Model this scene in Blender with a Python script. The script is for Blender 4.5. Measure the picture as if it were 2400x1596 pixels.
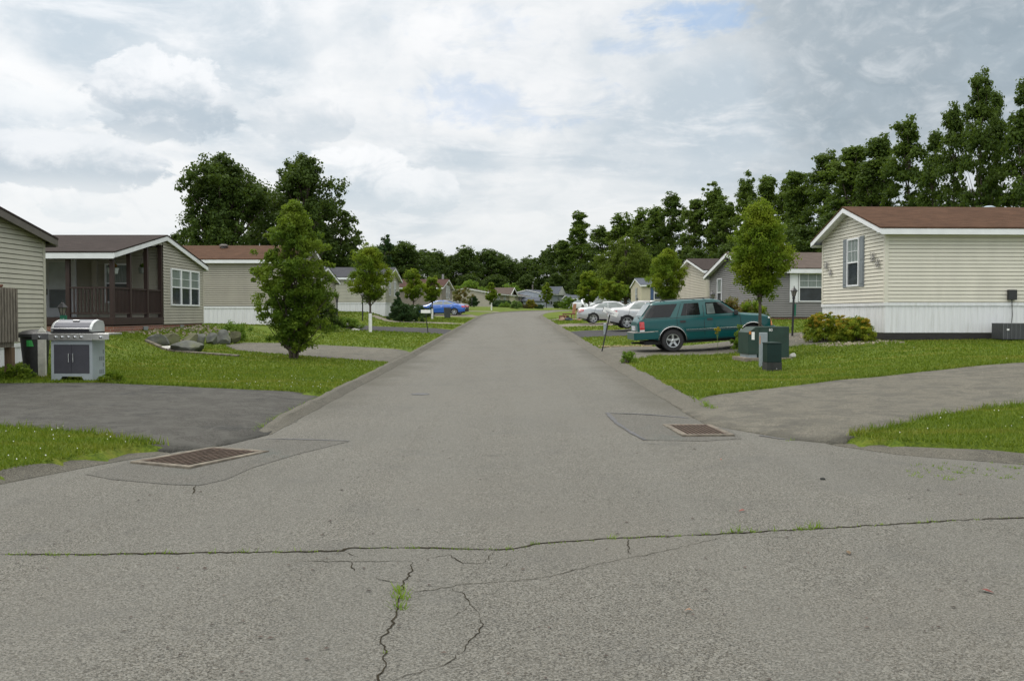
import bpy, bmesh, math, random
import numpy as np
from mathutils import Vector, Matrix
R_ = math.radians
for o in list(bpy.data.objects): bpy.data.objects.remove(o)
scn = bpy.context.scene
COL = scn.collection
# ------------------------------------------------------------------ camera
CH, FPX, HY = 1.65, 2200.0, 735.0           # eye height, focal length and horizon row in photo pixels (2400 x 1596)
PITCH = math.atan((798.0-HY)/FPX)
cam_d = bpy.data.cameras.new('Camera'); cam = bpy.data.objects.new('Camera', cam_d); COL.objects.link(cam)
cam_d.sensor_width = 36; cam_d.lens = FPX/2400*36; cam_d.clip_end = 3000; cam_d.clip_start = .1
cam.location = (0, 0, CH); cam.rotation_euler = (math.pi/2-PITCH, 0, 0)
scn.camera = cam
scn.view_settings.view_transform = 'Standard'; scn.view_settings.look = 'None'
scn.view_settings.exposure = -0.08; scn.view_settings.gamma = 1
# ------------------------------------------------------------------ sun
SUN_EL, SUN_AZ = R_(56), R_(-38)           # azimuth from +Y, negative = to the left
sd = bpy.data.lights.new('Sun', 'SUN'); sd.energy = 1.45; sd.angle = R_(16); sd.color = (1, .96, .89)
sun = bpy.data.objects.new('Sun', sd); COL.objects.link(sun)
sv = Vector((math.sin(SUN_AZ)*math.cos(SUN_EL), math.cos(SUN_AZ)*math.cos(SUN_EL), math.sin(SUN_EL)))
sun.rotation_euler = sv.to_track_quat('Z', 'Y').to_euler(); sun.location = (0, 0, 60)
# ------------------------------------------------------------------ world
W = bpy.data.worlds.new("World"); scn.world = W; W.use_nodes = True
nt = W.node_tree; nt.nodes.clear()
class NT:
    def __init__(s, t): s.t = t
    def n(s, ty, **k):
        x = s.t.nodes.new(ty)
        for a, v in k.items(): setattr(x, a, v)
        return x
    def put(s, node, i, v):
        if v is None: return
        if isinstance(v, bpy.types.NodeSocket): s.t.links.new(v, node.inputs[i])
        else: node.inputs[i].default_value = v
    def m(s, op, a, b=None, c=None, clamp=False):
        x = s.n('ShaderNodeMath', operation=op, use_clamp=clamp)
        s.put(x, 0, a); s.put(x, 1, b)
        if c is not None: s.put(x, 2, c)
        return x.outputs[0]
    def noise(s, vec, scale, detail=6, rough=.55, dist=0, out=0):
        x = s.n('ShaderNodeTexNoise'); s.put(x, 'Vector', vec); s.put(x, 'Scale', scale)
        s.put(x, 'Detail', detail); s.put(x, 'Roughness', rough); s.put(x, 'Distortion', dist)
        return x.outputs[out]
    def ss(s, v, a, b, lo=0., hi=1.):
        x = s.n('ShaderNodeMapRange', interpolation_type='SMOOTHSTEP'); s.put(x, 0, v)
        s.put(x, 1, a); s.put(x, 2, b); s.put(x, 3, lo); s.put(x, 4, hi); return x.outputs[0]
    def mix(s, f, a, b, bt='MIX'):
        x = s.n('ShaderNodeMix', data_type='RGBA', blend_type=bt); s.put(x, 0, f)
        for i, v in ((6, a), (7, b)):
            s.put(x, i, (*v, 1) if isinstance(v, tuple) and len(v) == 3 else v)
        return x.outputs[2]
T = NT(nt)
def build_world():
    tc = T.n('ShaderNodeTexCoord'); sp = T.n('ShaderNodeSeparateXYZ'); nt.links.new(tc.outputs['Generated'], sp.inputs[0])
    x, y, z = sp.outputs
    az = T.m('MULTIPLY', T.m('ARCTAN2', x, y), 57.2958); el = T.m('MULTIPLY', T.m('ARCSINE', z), 57.2958)
    zz = T.m('ADD', T.m('MAXIMUM', z, 0.), .16)
    cb = T.n('ShaderNodeCombineXYZ'); T.put(cb, 0, T.m('DIVIDE', x, zz)); T.put(cb, 1, T.m('DIVIDE', y, zz)); P = cb.outputs[0]
    ae = T.n('ShaderNodeCombineXYZ'); T.put(ae, 0, T.m('MULTIPLY', az, .05)); T.put(ae, 1, T.m('MULTIPLY', el, .075)); A = ae.outputs[0]
    sky = T.n('ShaderNodeTexSky', sky_type='NISHITA', sun_disc=False, sun_elevation=SUN_EL, sun_rotation=SUN_AZ)
    blue = T.mix(1., sky.outputs[0], (.10, .10, .10), 'MULTIPLY')
    n1 = T.noise(P, .75, 9, .56, .35); n2 = T.noise(A, 1.7, 8, .5, .5); n3 = T.noise(A, 6.5, 8, .6, .6); n4 = T.noise(P, 3.2, 7, .62, .4); n5 = T.noise(A, 19., 7, .62, .3)
    # thin high layer: white with soft blue-grey streaks
    g = T.ss(T.m('ADD', T.m('MULTIPLY', n1, .65), T.m('MULTIPLY', n2, .35)), .41, .56)
    col = T.mix(g, (.55, .625, .685), (.90, .905, .905))
    col = T.mix(T.ss(n4, .48, .68, 0., .6), col, (.95, .95, .95))
    # heavier grey bank to the right
    bank = T.m('MULTIPLY', T.ss(T.m('ADD', T.m('ADD', az, T.m('MULTIPLY', T.m('SUBTRACT', n2, .5), 22)), T.m('MULTIPLY', T.m('SUBTRACT', n3, .5), 7)), 9., 19.), T.ss(el, 3., 9.))
    bcol = T.mix(T.ss(T.m('ADD', T.m('MULTIPLY', n3, .5), T.m('MULTIPLY', n1, .5)), .42, .62), (.32, .39, .44), (.58, .63, .665))
    col = T.mix(T.m('MULTIPLY', bank, .9), col, bcol)
    # small hole of blue sky
    def blob(a0, e0, wa, we, amp=1.2, edge=.5):
        qa = T.m('DIVIDE', T.m('SUBTRACT', az, a0), wa); qe = T.m('DIVIDE', T.m('SUBTRACT', el, e0), we)
        q = T.m('ADD', T.m('MULTIPLY', qa, qa), T.m('MULTIPLY', qe, qe))
        q = T.m('ADD', q, T.m('ADD', T.m('MULTIPLY', T.m('SUBTRACT', n3, .5), amp*2), T.m('MULTIPLY', T.m('SUBTRACT', n5, .5), amp)))
        return T.ss(q, 1.+edge/2, 1.-edge/2), qa, qe
    for (a0, e0, wa, we, st) in ((10.3, 16.9, 3.6, .9, .6), (8.0, 15.6, 2.6, .5, .35), (0., 12.6, 6, 1.5, .3), (-2, 16.5, 4, 1.2, .25)):
        m_, _, _ = blob(a0, e0, wa, we, 2.4, 1.6)
        m_ = T.m('MULTIPLY', m_, T.ss(n4, .60, .42, 0., st))
        col = T.mix(m_, col, (.30, .50, .82))
    # cumulus heads: bright top, blue-grey belly
    for (a0, e0, wa, we, top, bel, op, sh) in ((-9.2, 8.0, 3.6, 2.0, (.95, .955, .96), (.50, .585, .655), .97, .05), (-5.6, 7.3, 2.6, 1.4, (.92, .93, .94), (.58, .655, .71), .9, .0),
            (-20.2, 12.0, 4.0, 2.6, (.90, .91, .92), (.44, .515, .58), .92, .15), (-25.5, 8.3, 6, 1.5, (.84, .86, .88), (.42, .50, .57), .9, .15), (-12.5, 11.3, 3.0, 1.4, (.86, .87, .88), (.58, .64, .69), .6, .2),
            (-28, 11.0, 5, 1.2, (.88, .90, .91), (.60, .67, .73), .6, -.2), (-24.5, 5.8, 2.0, .8, (.85, .87, .88), (.68, .74, .78), .6, .0),
            (3.0, 7.2, 3.0, 1.2, (.86, .88, .89), (.72, .76, .79), .35, .0)):
        m_, qa, qe = blob(a0, e0, wa, we, 1.15, .34)
        qs = T.m('ADD', qe, T.m('ADD', T.m('MULTIPLY', T.m('SUBTRACT', n3, .5), 1.7), T.m('MULTIPLY', T.m('SUBTRACT', n5, .5), .9)))
        cc = T.mix(T.ss(qs, sh-.75, sh+.55), bel, top)
        fade = T.m('MULTIPLY', m_, T.ss(qe, -1.2, -.2, .35, op))
        col = T.mix(fade, col, cc)
    # fine broken texture over the whole deck
    col = T.mix(T.ss(n5, .50, .70, 0., .13), col, (.93, .935, .94)); col = T.mix(T.ss(n3, .54, .34, 0., .24), col, (.58, .65, .70))
    # horizon veil, and a dim ground half
    col = T.mix(T.ss(el, 11., 1., 0., .62), col, (.80, .83, .845))
    col = T.mix(.06, col, blue)
    # brighter towards the veiled sun; sky above the frame tinted to warm the light
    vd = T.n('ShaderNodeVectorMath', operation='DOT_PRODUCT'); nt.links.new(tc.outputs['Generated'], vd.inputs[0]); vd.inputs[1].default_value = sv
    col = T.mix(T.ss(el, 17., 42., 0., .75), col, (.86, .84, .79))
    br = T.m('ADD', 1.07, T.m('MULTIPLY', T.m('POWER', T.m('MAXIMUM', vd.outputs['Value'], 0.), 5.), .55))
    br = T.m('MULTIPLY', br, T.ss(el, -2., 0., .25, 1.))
    # unseen sky behind and overhead, brightened to light the camera-facing walls
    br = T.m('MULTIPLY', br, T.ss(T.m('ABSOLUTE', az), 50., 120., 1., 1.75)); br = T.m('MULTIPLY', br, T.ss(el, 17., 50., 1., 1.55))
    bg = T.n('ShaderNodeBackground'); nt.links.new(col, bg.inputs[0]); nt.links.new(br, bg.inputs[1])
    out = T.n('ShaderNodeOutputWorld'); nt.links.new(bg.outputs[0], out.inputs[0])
build_world()
# ------------------------------------------------------------------ helpers
def at(px, py, Y):                          # point at distance Y seen at a photo pixel
    u = (px-1200)/FPX; v = (798-py)/FPX; c, s = math.cos(PITCH), math.sin(PITCH)
    k = Y/(c+v*s); return Vector((u*k, Y, CH+(-s+v*c)*k))
def onroad(px, py, h=0.):                   # point of the near road slope seen at a photo pixel
    u = (px-1200)/FPX; v = (798-py)/FPX; c, s = math.cos(PITCH), math.sin(PITCH)
    a, b = (c+v*s), (-s+v*c); k = (CH-h)/(ZK*a-b); return (u*k, a*k)
ZK = .0105
def zr(Y):                                  # height of the street along its length
    if Y < 30: return ZK*Y
    if Y < 92: return .315+.0165*(Y-30)
    if Y < 150:
        t = (Y-92)/58.; return 1.338+.0165*58*(t-.5*t*t)*1.65
    return 2.127
def cx(Y):                                  # centreline of the street
    if Y < 90: return -.22
    if Y < 150: return -.22+(Y-90)**2/190.
    return -.22+3600/190.+(Y-150)*.63
def hwid(Y):
    d = 0 if Y < 90 else (min(Y, 150)-90)/95.
    return 2.83*math.sqrt(1+d*d)
def interp(x, pts):
    if x <= pts[0][0]: return pts[0][1]
    for (a, b), (c, d) in zip(pts, pts[1:]):
        if x <= c: return b+(d-b)*(x-a)/(c-a)
    return pts[-1][1]
def sst(a, b, x):
    t = min(1, max(0, (x-a)/(b-a))); return t*t*(3-2*t)
YB = [(-60, 5.6), (-9, 6.0), (-6, 7.0), (-4.75, 8.35), (-4.4, 9.2), (-4.1, 9.85), (-3.7, 10.35), (-3.25, 11.0), (-3.1, 12.), (-3.05, 13), (2.61, 13), (2.75, 13.), (3.1, 11.9), (3.6, 11.1), (4.2, 10.25), (5.3, 9.55), (7, 9.2), (60, 9.0)]
DRV = {
 'left_near': [(-3.07, 11.75), (-3.3, 10.95), (-3.5, 10.6), (-3.85, 10.35), (-4.33, 10.56), (-5.07, 11.2), (-6.3, 11.7), (-14, 12.6), (-14, 17.8), (-9.6, 17.75), (-8, 18.05), (-3.24, 16.4)],
 'left_two': [(-3.24, 25.0), (-3.24, 31.4), (-5.5, 32.6), (-8.2, 33.6), (-9.5, 33.2), (-9.55, 31.2), (-8.4, 28.6), (-5, 26.2)],
 'left_three': [(-3.24, 45.5), (-3.24, 53), (-9.3, 54), (-9.3, 48.5)],
 'left_four': [(-3.24, 62), (-3.24, 65.5), (-9.5, 65.5), (-9.5, 63)],
 'left_five': [(-3.24, 86), (-3.24, 95), (-12, 95), (-12, 87)],
 'left_six': [(-1.2, 108), (-.4, 111.5), (-9, 112), (-9, 108)],
 'right_near': [(2.62, 14.45), (2.9, 14.5), (3.02, 15.6), (6.4, 18.5), (10.8, 19.8), (20, 20.6), (20, 15.9), (7.56, 13.9), (5.87, 12.8), (4.77, 11.7), (3.88, 10.95), (3.5, 11.25), (3.0, 12.1), (2.63, 12.9)],
 'right_two': [(2.9, 25.3), (2.9, 33.2), (10.4, 33.6), (10.4, 28.3), (4.4, 27.8)],
 'right_three': [(2.9, 41.5), (2.9, 50), (11, 51.5), (11, 45)],
 'right_four': [(2.9, 56.5), (2.9, 63), (12, 66), (12, 60)],
 'right_five': [(2.9, 74), (2.9, 78), (12, 80), (12, 76)],
}
def inpoly(x, y, P):
    c = False; n = len(P); j = n-1
    for i in range(n):
        xi, yi = P[i]; xj, yj = P[j]
        if (yi > y) != (yj > y) and x < (xj-xi)*(y-yi)/(yj-yi)+xi: c = not c
        j = i
    return c
def slopes(x, Y):
    """height of the land above the street, away from the kerb"""
    c, h = cx(Y), hwid(Y)
    if x < c:
        d = (c-h)-x
        if d < 0: return 0, d
        f = interp(Y, [(20, .009), (29, .026)])
        b = interp(Y, [(20, .0), (27, .42), (38, .45), (43, .22), (52, .25), (60, .55), (80, .55), (110, .3), (160, 0)])
        r = f*min(d, 14)+b*(sst(6.7, 8.7, d) if Y < 41 else sst(4.9, 7.3, d))
        return r, d
    d = x-(c+h)
    if d < 0: return 0, d
    b = interp(Y, [(14, .05), (22, .30), (30, .38), (44, .62), (70, .5), (160, 0)])
    return .011*min(d, 12)+b*sst(3., 8.2, d), d
def G(x, Y, drive=False):
    r, d = slopes(x, Y)
    yd = (Y-interp(x, YB))*.75 if Y < 16 else 9
    m = min(d, yd)
    z = zr(max(Y, -5))
    if m <= 0: return z-.06
    if drive is True:
        return z+.010+.075*sst(0.1, 1.0, m)+r
    w = .175 if x < 0 else (.30 if Y > 14 else .27)
    k = min(1, max(0, (m-w)/.07))
    return z-.06+.15*k+r*k
def Gd(x, Y):
    for P in DRV.values():
        if inpoly(x, Y, P): return G(x, Y, True)-.035
    return G(x, Y)
# materials
MATS = {}
def mat(name, col, rough=.6, var=.12, scale=6., detail=5, bump=0., metal=0., spec=.5, coat=0., bscale=None, dirt=None, streak=None, alpha=None):
    if name in MATS: return MATS[name]
    m = bpy.data.materials.new(name); m.use_nodes = True; t = NT(m.node_tree); n = m.node_tree.nodes; b = n['Principled BSDF']
    tc = t.n('ShaderNodeTexCoord'); v = tc.outputs['Object']
    if streak:
        mp = t.n('ShaderNodeMapping'); m.node_tree.links.new(v, mp.inputs[0]); mp.inputs['Scale'].default_value = streak; v = mp.outputs[0]
    f = t.noise(v, scale, detail, .6)
    lo = tuple(c*(1-var) for c in col); hi = tuple(min(1, c*(1+var)) for c in col)
    c = t.mix(t.ss(f, .3, .7), lo, hi)
    if dirt:
        c = t.mix(t.ss(t.noise(v, dirt[1], 6, .65), .5, .72, 0., dirt[2]), c, dirt[0])
    t.put(b, 'Base Color', c); b.inputs['Roughness'].default_value = rough; b.inputs['Metallic'].default_value = metal
    b.inputs['Specular IOR Level'].default_value = spec; b.inputs['Coat Weight'].default_value = coat; b.inputs['Coat Roughness'].default_value = .05
    if bump:
        bp = t.n('ShaderNodeBump'); bp.inputs['Strength'].default_value = bump; bp.inputs['Distance'].default_value = .02
        t.put(bp, 'Height', t.noise(v, bscale or scale*4, 6, .6)); m.node_tree.links.new(bp.outputs[0], b.inputs['Normal'])
    MATS[name] = m; return m
class MB:
    def __init__(s): s.v = []; s.f = []; s.mi = []
    def add(s, vs, fs, mi=0):
        o = len(s.v); s.v += [tuple(p) for p in vs]; s.f += [tuple(i+o for i in f) for f in fs]; s.mi += [mi]*len(fs); return s
    def quad(s, a, b, c, d, mi=0): return s.add([a, b, c, d], [(0, 1, 2, 3)], mi)
    def poly(s, ps, mi=0): return s.add(ps, [tuple(range(len(ps)))], mi)
    def box(s, c, sz, rz=0., M=None, mi=0):
        x, y, z = sz[0]/2, sz[1]/2, sz[2]/2; vs = [Vector((a*x, b*y, d*z)) for d in (-1, 1) for b in (-1, 1) for a in (-1, 1)]
        if M is None: M = Matrix.Rotation(rz, 3, 'Z')
        c = Vector(c); vs = [M @ v+c for v in vs]
        return s.add(vs, [(0, 2, 3, 1), (4, 5, 7, 6), (0, 1, 5, 4), (2, 6, 7, 3), (0, 4, 6, 2), (1, 3, 7, 5)], mi)
    def bx(s, x0, x1, y0, y1, z0, z1, mi=0): return s.box(((x0+x1)/2, (y0+y1)/2, (z0+z1)/2), (abs(x1-x0), abs(y1-y0), abs(z1-z0)), mi=mi)
    def beam(s, a, b, w, h, mi=0):
        a = Vector(a); b = Vector(b); d = b-a; L = d.length
        M = d.to_track_quat('X', 'Z').to_matrix(); return s.box((a+b)/2, (L, w, h), M=M, mi=mi)
    def tube(s, pts, rs, n=8, cap=True, mi=0):
        pts = [Vector(p) for p in pts]; rs = rs if isinstance(rs, (list, tuple)) else [rs]*len(pts)
        vs = []; fs = []
        for i, p in enumerate(pts):
            d = (pts[min(i+1, len(pts)-1)]-pts[max(i-1, 0)]).normalized(); M = d.to_track_quat('Z', 'Y').to_matrix()
            for k in range(n):
                a = 2*math.pi*k/n; vs.append(p+M @ Vector((math.cos(a)*rs[i], math.sin(a)*rs[i], 0)))
        for i in range(len(pts)-1):
            for k in range(n): fs.append((i*n+k, i*n+(k+1) % n, (i+1)*n+(k+1) % n, (i+1)*n+k))
        if cap: fs.append(tuple(range(n-1, -1, -1))); fs.append(tuple((len(pts)-1)*n+k for k in range(n)))
        return s.add(vs, fs, mi)
    def lathe(s, prof, n=16, c=(0, 0, 0), axis='Z', mi=0, cap=True):
        vs = []; fs = []; c = Vector(c)
        for r, z in prof:
            for k in range(n):
                a = 2*math.pi*k/n; p = (r*math.cos(a), r*math.sin(a), z)
                if axis == 'Y': p = (p[0], p[2], p[1])
                if axis == 'X': p = (p[2], p[0], p[1])
                vs.append(Vector(p)+c)
        for i in range(len(prof)-1):
            for k in range(n): fs.append((i*n+k, i*n+(k+1) % n, (i+1)*n+(k+1) % n, (i+1)*n+k))
        if cap: fs.append(tuple(range(n-1, -1, -1))); fs.append(tuple((len(prof)-1)*n+k for k in range(n)))
        return s.add(vs, fs, mi)
    def build(s, name, m, parent=None, smooth=False, ang=None, bevel=0.):
        me = bpy.data.meshes.new(name); me.from_pydata(s.v, [], s.f)
        ms = m if isinstance(m, (list, tuple)) else [m]
        for q in ms: me.materials.append(q)
        if len(ms) > 1: me.polygons.foreach_set('material_index', s.mi)
        bm = bmesh.new(); bm.from_mesh(me); bmesh.ops.recalc_face_normals(bm, faces=bm.faces[:]); bm.to_mesh(me); bm.free()
        if smooth:
            me.polygons.foreach_set('use_smooth', [True]*len(me.polygons))
            if ang: me.set_sharp_from_angle(angle=R_(ang))
        o = bpy.data.objects.new(name, me); COL.objects.link(o)
        if parent: o.parent = parent
        if bevel:
            b = o.modifiers.new('bevel', 'BEVEL'); b.width = bevel; b.segments = 2; b.limit_method = 'ANGLE'
        return o
def tag(o, label=None, cat=None, group=None, kind=None):
    if label: o['label'] = label
    if cat: o['category'] = cat
    if group: o['group'] = group
    if kind: o['kind'] = kind
    return o
def thing(name, loc, rz=0., label=None, cat=None, group=None, rot=None):
    o = bpy.data.objects.new(name, None); COL.objects.link(o); o.location = loc; o.rotation_euler = rot or (0, 0, rz); o.empty_display_size = .2
    return tag(o, label, cat, group)
def copy_tree(o, loc=None, rz=None, scale=None, label=None):
    def cp(q, par):
        c = q.copy(); COL.objects.link(c); c.parent = par
        for ch in q.children: cp(ch, c)
        return c
    c = cp(o, None)
    if loc is not None: c.location = loc
    if rz is not None: c.rotation_euler = (0, 0, rz)
    if scale is not None: c.scale = scale if isinstance(scale, tuple) else (scale,)*3
    if label: c['label'] = label
    return c
def fast_mesh(name, V, F, m, smooth=False):
    me = bpy.data.meshes.new(name); n = F.shape[1]
    me.vertices.add(len(V)); me.vertices.foreach_set('co', np.ascontiguousarray(V, dtype=np.float32).ravel())
    me.loops.add(F.size); me.loops.foreach_set('vertex_index', np.ascontiguousarray(F, dtype=np.int32).ravel())
    me.polygons.add(len(F)); me.polygons.foreach_set('loop_start', np.arange(0, F.size, n, dtype=np.int32)); me.polygons.foreach_set('loop_total', np.full(len(F), n, dtype=np.int32))
    me.update(calc_edges=True); me.validate(); me.materials.append(m); return me
def mesh_obj(name, me, parent=None):
    o = bpy.data.objects.new(name, me); COL.objects.link(o)
    if parent: o.parent = parent
    return o
# ---- special materials
def asphalt(name, col, speck=.5, stain=(.11, .11, .11), stainamt=.2, scl=1., warm=None, patch=None):
    m = bpy.data.materials.new(name); m.use_nodes = True; t = NT(m.node_tree); b = m.node_tree.nodes['Principled BSDF']
    g = t.n('ShaderNodeNewGeometry').outputs['Position']
    a = t.noise(g, 78*scl, 4, .9); v = t.n('ShaderNodeTexVoronoi'); t.put(v, 'Vector', g); t.put(v, 'Scale', 130*scl)
    sep = t.n('ShaderNodeSeparateColor'); m.node_tree.links.new(v.outputs['Color'], sep.inputs[0])
    f = t.m('ADD', t.m('MULTIPLY', t.ss(a, .42, .58), .55), t.m('MULTIPLY', t.ss(sep.outputs[0], .1, .9), .5))
    lo = tuple(c*(1-speck) for c in col); hi = tuple(c*(1+speck) for c in col)
    c = t.mix(f, lo, hi)
    c = t.mix(t.m('MULTIPLY', sep.outputs[1], .3), c, tuple(x*y for x, y in zip(col, (1.2, 1.02, .80))))
    c = t.mix(t.ss(t.noise(g, 3.1, 3, .5), .70, .78, 0., .35), c, (.055, .054, .05))
    c = t.mix(t.ss(t.noise(g, .35, 6, .6, .6), .38, .68, 0., .6), c, t.mix(.5, c, tuple(x*.80 for x in col)))
    c = t.mix(t.ss(t.noise(g, 1.3, 7, .62, .3), .52, .74, 0., stainamt), c, stain)
    # faint wheel paths running along the street
    mpw = t.n('ShaderNodeMapping'); m.node_tree.links.new(g, mpw.inputs[0]); mpw.inputs['Scale'].default_value = (1.1, .05, 1)
    c = t.mix(t.ss(t.noise(mpw.outputs[0], 1.0, 4, .6), .42, .62, 0., .5), c, t.mix(.5, c, tuple(min(1, x*1.25) for x in col)))
    if patch: c = t.mix(t.ss(t.noise(g, patch[1], 5, .6, .8), .45, .60, 0., patch[2]), c, patch[0])
    if warm:
        sx = t.n('ShaderNodeSeparateXYZ'); m.node_tree.links.new(g, sx.inputs[0])
        ed = t.ss(t.m('ADD', t.m('ABSOLUTE', t.m('ADD', sx.outputs[0], .22)), t.m('MULTIPLY', t.m('SUBTRACT', t.noise(g, .8, 5, .6), .5), 1.6)), 2.0, 2.9, 0., .6)
        ed = t.m('MULTIPLY', ed, t.m('MULTIPLY', t.ss(sx.outputs[1], 12., 16.), t.ss(sx.outputs[1], 100., 85.)))
        c = t.mix(ed, c, (.068, .063, .048))
    if warm: c = t.mix(t.ss(t.noise(g, .22, 4, .5), .5, .66, 0., .55), c, warm)
    c = t.mix(t.ss(t.noise(g, 42, 2, .75), .68, .73, 0., .6), c, (.05, .05, .05))
    t.put(b, 'Base Color', c); b.inputs['Roughness'].default_value = .93; b.inputs['Specular IOR Level'].default_value = .25
    bp = t.n('ShaderNodeBump'); bp.inputs['Strength'].default_value = .55; bp.inputs['Distance'].default_value = .006
    t.put(bp, 'Height', f); m.node_tree.links.new(bp.outputs[0], b.inputs['Normal']); return m
M_road = asphalt('road_asphalt', (.128, .126, .113), 1.0, (.085, .085, .081), .35, warm=(.140, .132, .114))
M_patch = asphalt('patch_asphalt', (.110, .108, .098), .9, (.07, .10, .095), .3)
M_drive_dark = asphalt('drive_dark', (.058, .057, .052), 1., (.022, .023, .024), .8, patch=((.092, .090, .080), 3.0, .6))
M_drive_grey = asphalt('drive_grey', (.125, .119, .099), .95, (.055, .055, .048), .6, patch=((.078, .075, .064), 2.4, .55))
M_drive_new = asphalt('drive_new', (.043, .043, .046), .5, (.03, .03, .03), .3)
M_drive_pale = asphalt('drive_pale', (.165, .15, .122), .4, (.11, .10, .09), .3)
M_kerb = asphalt('kerb_asphalt', (.105, .10, .084), .95, (.05, .05, .042), .6)
M_tar = mat('tar_seam', (.075, .075, .078), .8, .35, 20)
M_crack = mat('crack_dark', (.030, .026, .018), .95, .4, 30, spec=.05)
M_conc = mat('concrete', (.135, .117, .09), .9, .4, 7, bump=.5, dirt=((.08, .06, .04), 5, .8))
M_rust = mat('rusty_iron', (.115, .075, .058), .85, .4, 20, bump=.5)
M_white = mat('white_trim', (.70, .71, .72), .5, .05, 3)
M_whitepaint = mat('white_paint', (.74, .74, .72), .6, .08, 6)
M_glass = mat('window_glass', (.035, .042, .05), .06, .3, 2, spec=.5)
M_curtain = mat('window_curtain', (.20, .235, .225), .12, .25, 4, spec=.8, streak=(9, 9, .6))
M_blackmetal = mat('black_metal', (.018, .018, .02), .42, .2, 8)
M_black = mat('black_plastic', (.02, .02, .021), .55, .2, 8)
M_rubber = mat('tyre_rubber', (.022, .022, .023), .85, .25, 14, bump=.3)
M_chrome = mat('chrome', (.62, .63, .64), .22, .06, 6, metal=1.)
M_alloy = mat('alloy_rim', (.50, .51, .52), .32, .08, 8, metal=.85)
M_steel = mat('stainless', (.55, .55, .54), .3, .12, 5, metal=.9, streak=(1, 1, 12))
M_brick = None
def brick_mat():
    m = bpy.data.materials.new('red_brick'); m.use_nodes = True; t = NT(m.node_tree); b = m.node_tree.nodes['Principled BSDF']
    tc = t.n('ShaderNodeTexCoord'); mp = t.n('ShaderNodeSeparateXYZ'); m.node_tree.links.new(tc.outputs['Object'], mp.inputs[0])
    cb = t.n('ShaderNodeCombineXYZ'); t.put(cb, 0, t.m('ADD', mp.outputs[0], mp.outputs[1])); t.put(cb, 1, mp.outputs[2])
    br = t.n('ShaderNodeTexBrick'); t.put(br, 'Vector', cb.outputs[0]); t.put(br, 'Scale', 1.)
    br.inputs['Color1'].default_value = (.24, .085, .05, 1); br.inputs['Color2'].default_value = (.17, .06, .042, 1); br.inputs['Mortar'].default_value = (.30, .25, .21, 1)
    br.inputs['Brick Width'].default_value = .2; br.inputs['Row Height'].default_value = .075; br.inputs['Mortar Size'].default_value = .008
    t.put(b, 'Base Color', br.outputs[0]); b.inputs['Roughness'].default_value = .9; return m
M_brick = brick_mat()
def shingle(name, col):
    m = bpy.data.materials.new(name); m.use_nodes = True; t = NT(m.node_tree); b = m.node_tree.nodes['Principled BSDF']
    tc = t.n('ShaderNodeTexCoord'); mp = t.n('ShaderNodeMapping'); m.node_tree.links.new(tc.outputs['Object'], mp.inputs[0]); mp.inputs['Scale'].default_value = (1.1, 7, 14)
    f = t.noise(mp.outputs[0], 2.2, 4, .7); g = t.noise(tc.outputs['Object'], .6, 4, .6)
    c = t.mix(t.ss(f, .3, .7), tuple(x*.62 for x in col), tuple(x*1.35 for x in col))
    c = t.mix(t.ss(g, .4, .7, 0., .35), c, tuple(x*.7 for x in col))
    t.put(b, 'Base Color', c); b.inputs['Roughness'].default_value = .95; b.inputs['Specular IOR Level'].default_value = .1
    bp = t.n('ShaderNodeBump'); bp.inputs['Strength'].default_value = .5; bp.inputs['Distance'].default_value = .02
    t.put(bp, 'Height', f); m.node_tree.links.new(bp.outputs[0], b.inputs['Normal']); return m
M_roof_brown = shingle('shingles_brown', (.078, .043, .027)); M_roof_dark = shingle('shingles_dark', (.042, .033, .030))
M_roof_grey = shingle('shingles_grey', (.055, .056, .064)); M_roof_taupe = shingle('shingles_taupe', (.095, .075, .064))
M_roof_red = shingle('shingles_red', (.070, .038, .032)); M_roof_slate = shingle('shingles_slate', (.085, .095, .115))
def siding_mat(n, c): return mat(n, c, .55, .05, 1.2, streak=(1, 1, .3), dirt=(tuple(x*.75 for x in c), 1.1, .35))
def leafmat(name, c1, c2, c3=None, trans=.35, ns=.9):
    m = bpy.data.materials.new(name); m.use_nodes = True; t = NT(m.node_tree); nd = m.node_tree.nodes; b = nd['Principled BSDF']
    g = t.n('ShaderNodeNewGeometry'); tc = t.n('ShaderNodeTexCoord')
    c = t.mix(g.outputs['Random Per Island'], c1, c2)
    c = t.mix(t.ss(t.noise(tc.outputs['Object'], ns, 3, .6), .42, .62, 0., .6), c, c3 or tuple(x*1.4 for x in c2))
    t.put(b, 'Base Color', c); b.inputs['Roughness'].default_value = .6; b.inputs['Specular IOR Level'].default_value = .12
    tr = t.n('ShaderNodeBsdfTranslucent'); t.put(tr, 'Color', t.mix(.5, c, (.28, .42, .04)))
    mx = t.n('ShaderNodeMixShader'); mx.inputs[0].default_value = trans
    m.node_tree.links.new(b.outputs[0], mx.inputs[1]); m.node_tree.links.new(tr.outputs[0], mx.inputs[2])
    m.node_tree.links.new(mx.outputs[0], nd['Material Output'].inputs[0]); return m
L_street = leafmat('leaf_street', (.055, .100, .008), (.120, .180, .012), (.23, .26, .016), .42)
L_shrubby = leafmat('leaf_shrubby', (.040, .082, .010), (.090, .145, .014), (.17, .215, .018), .38)
L_forest = leafmat('leaf_forest', (.034, .064, .010), (.070, .112, .014), (.100, .142, .018), .28, .35)
L_oak = leafmat('leaf_oak', (.022, .040, .010), (.044, .072, .013), (.058, .092, .016), .2, .3)
L_far = leafmat('leaf_far', (.022, .042, .010), (.044, .074, .013), (.060, .095, .015), .18, .25)
L_bright = leafmat('leaf_bright', (.06, .12, .012), (.11, .19, .02), (.15, .23, .03), .35)
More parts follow.
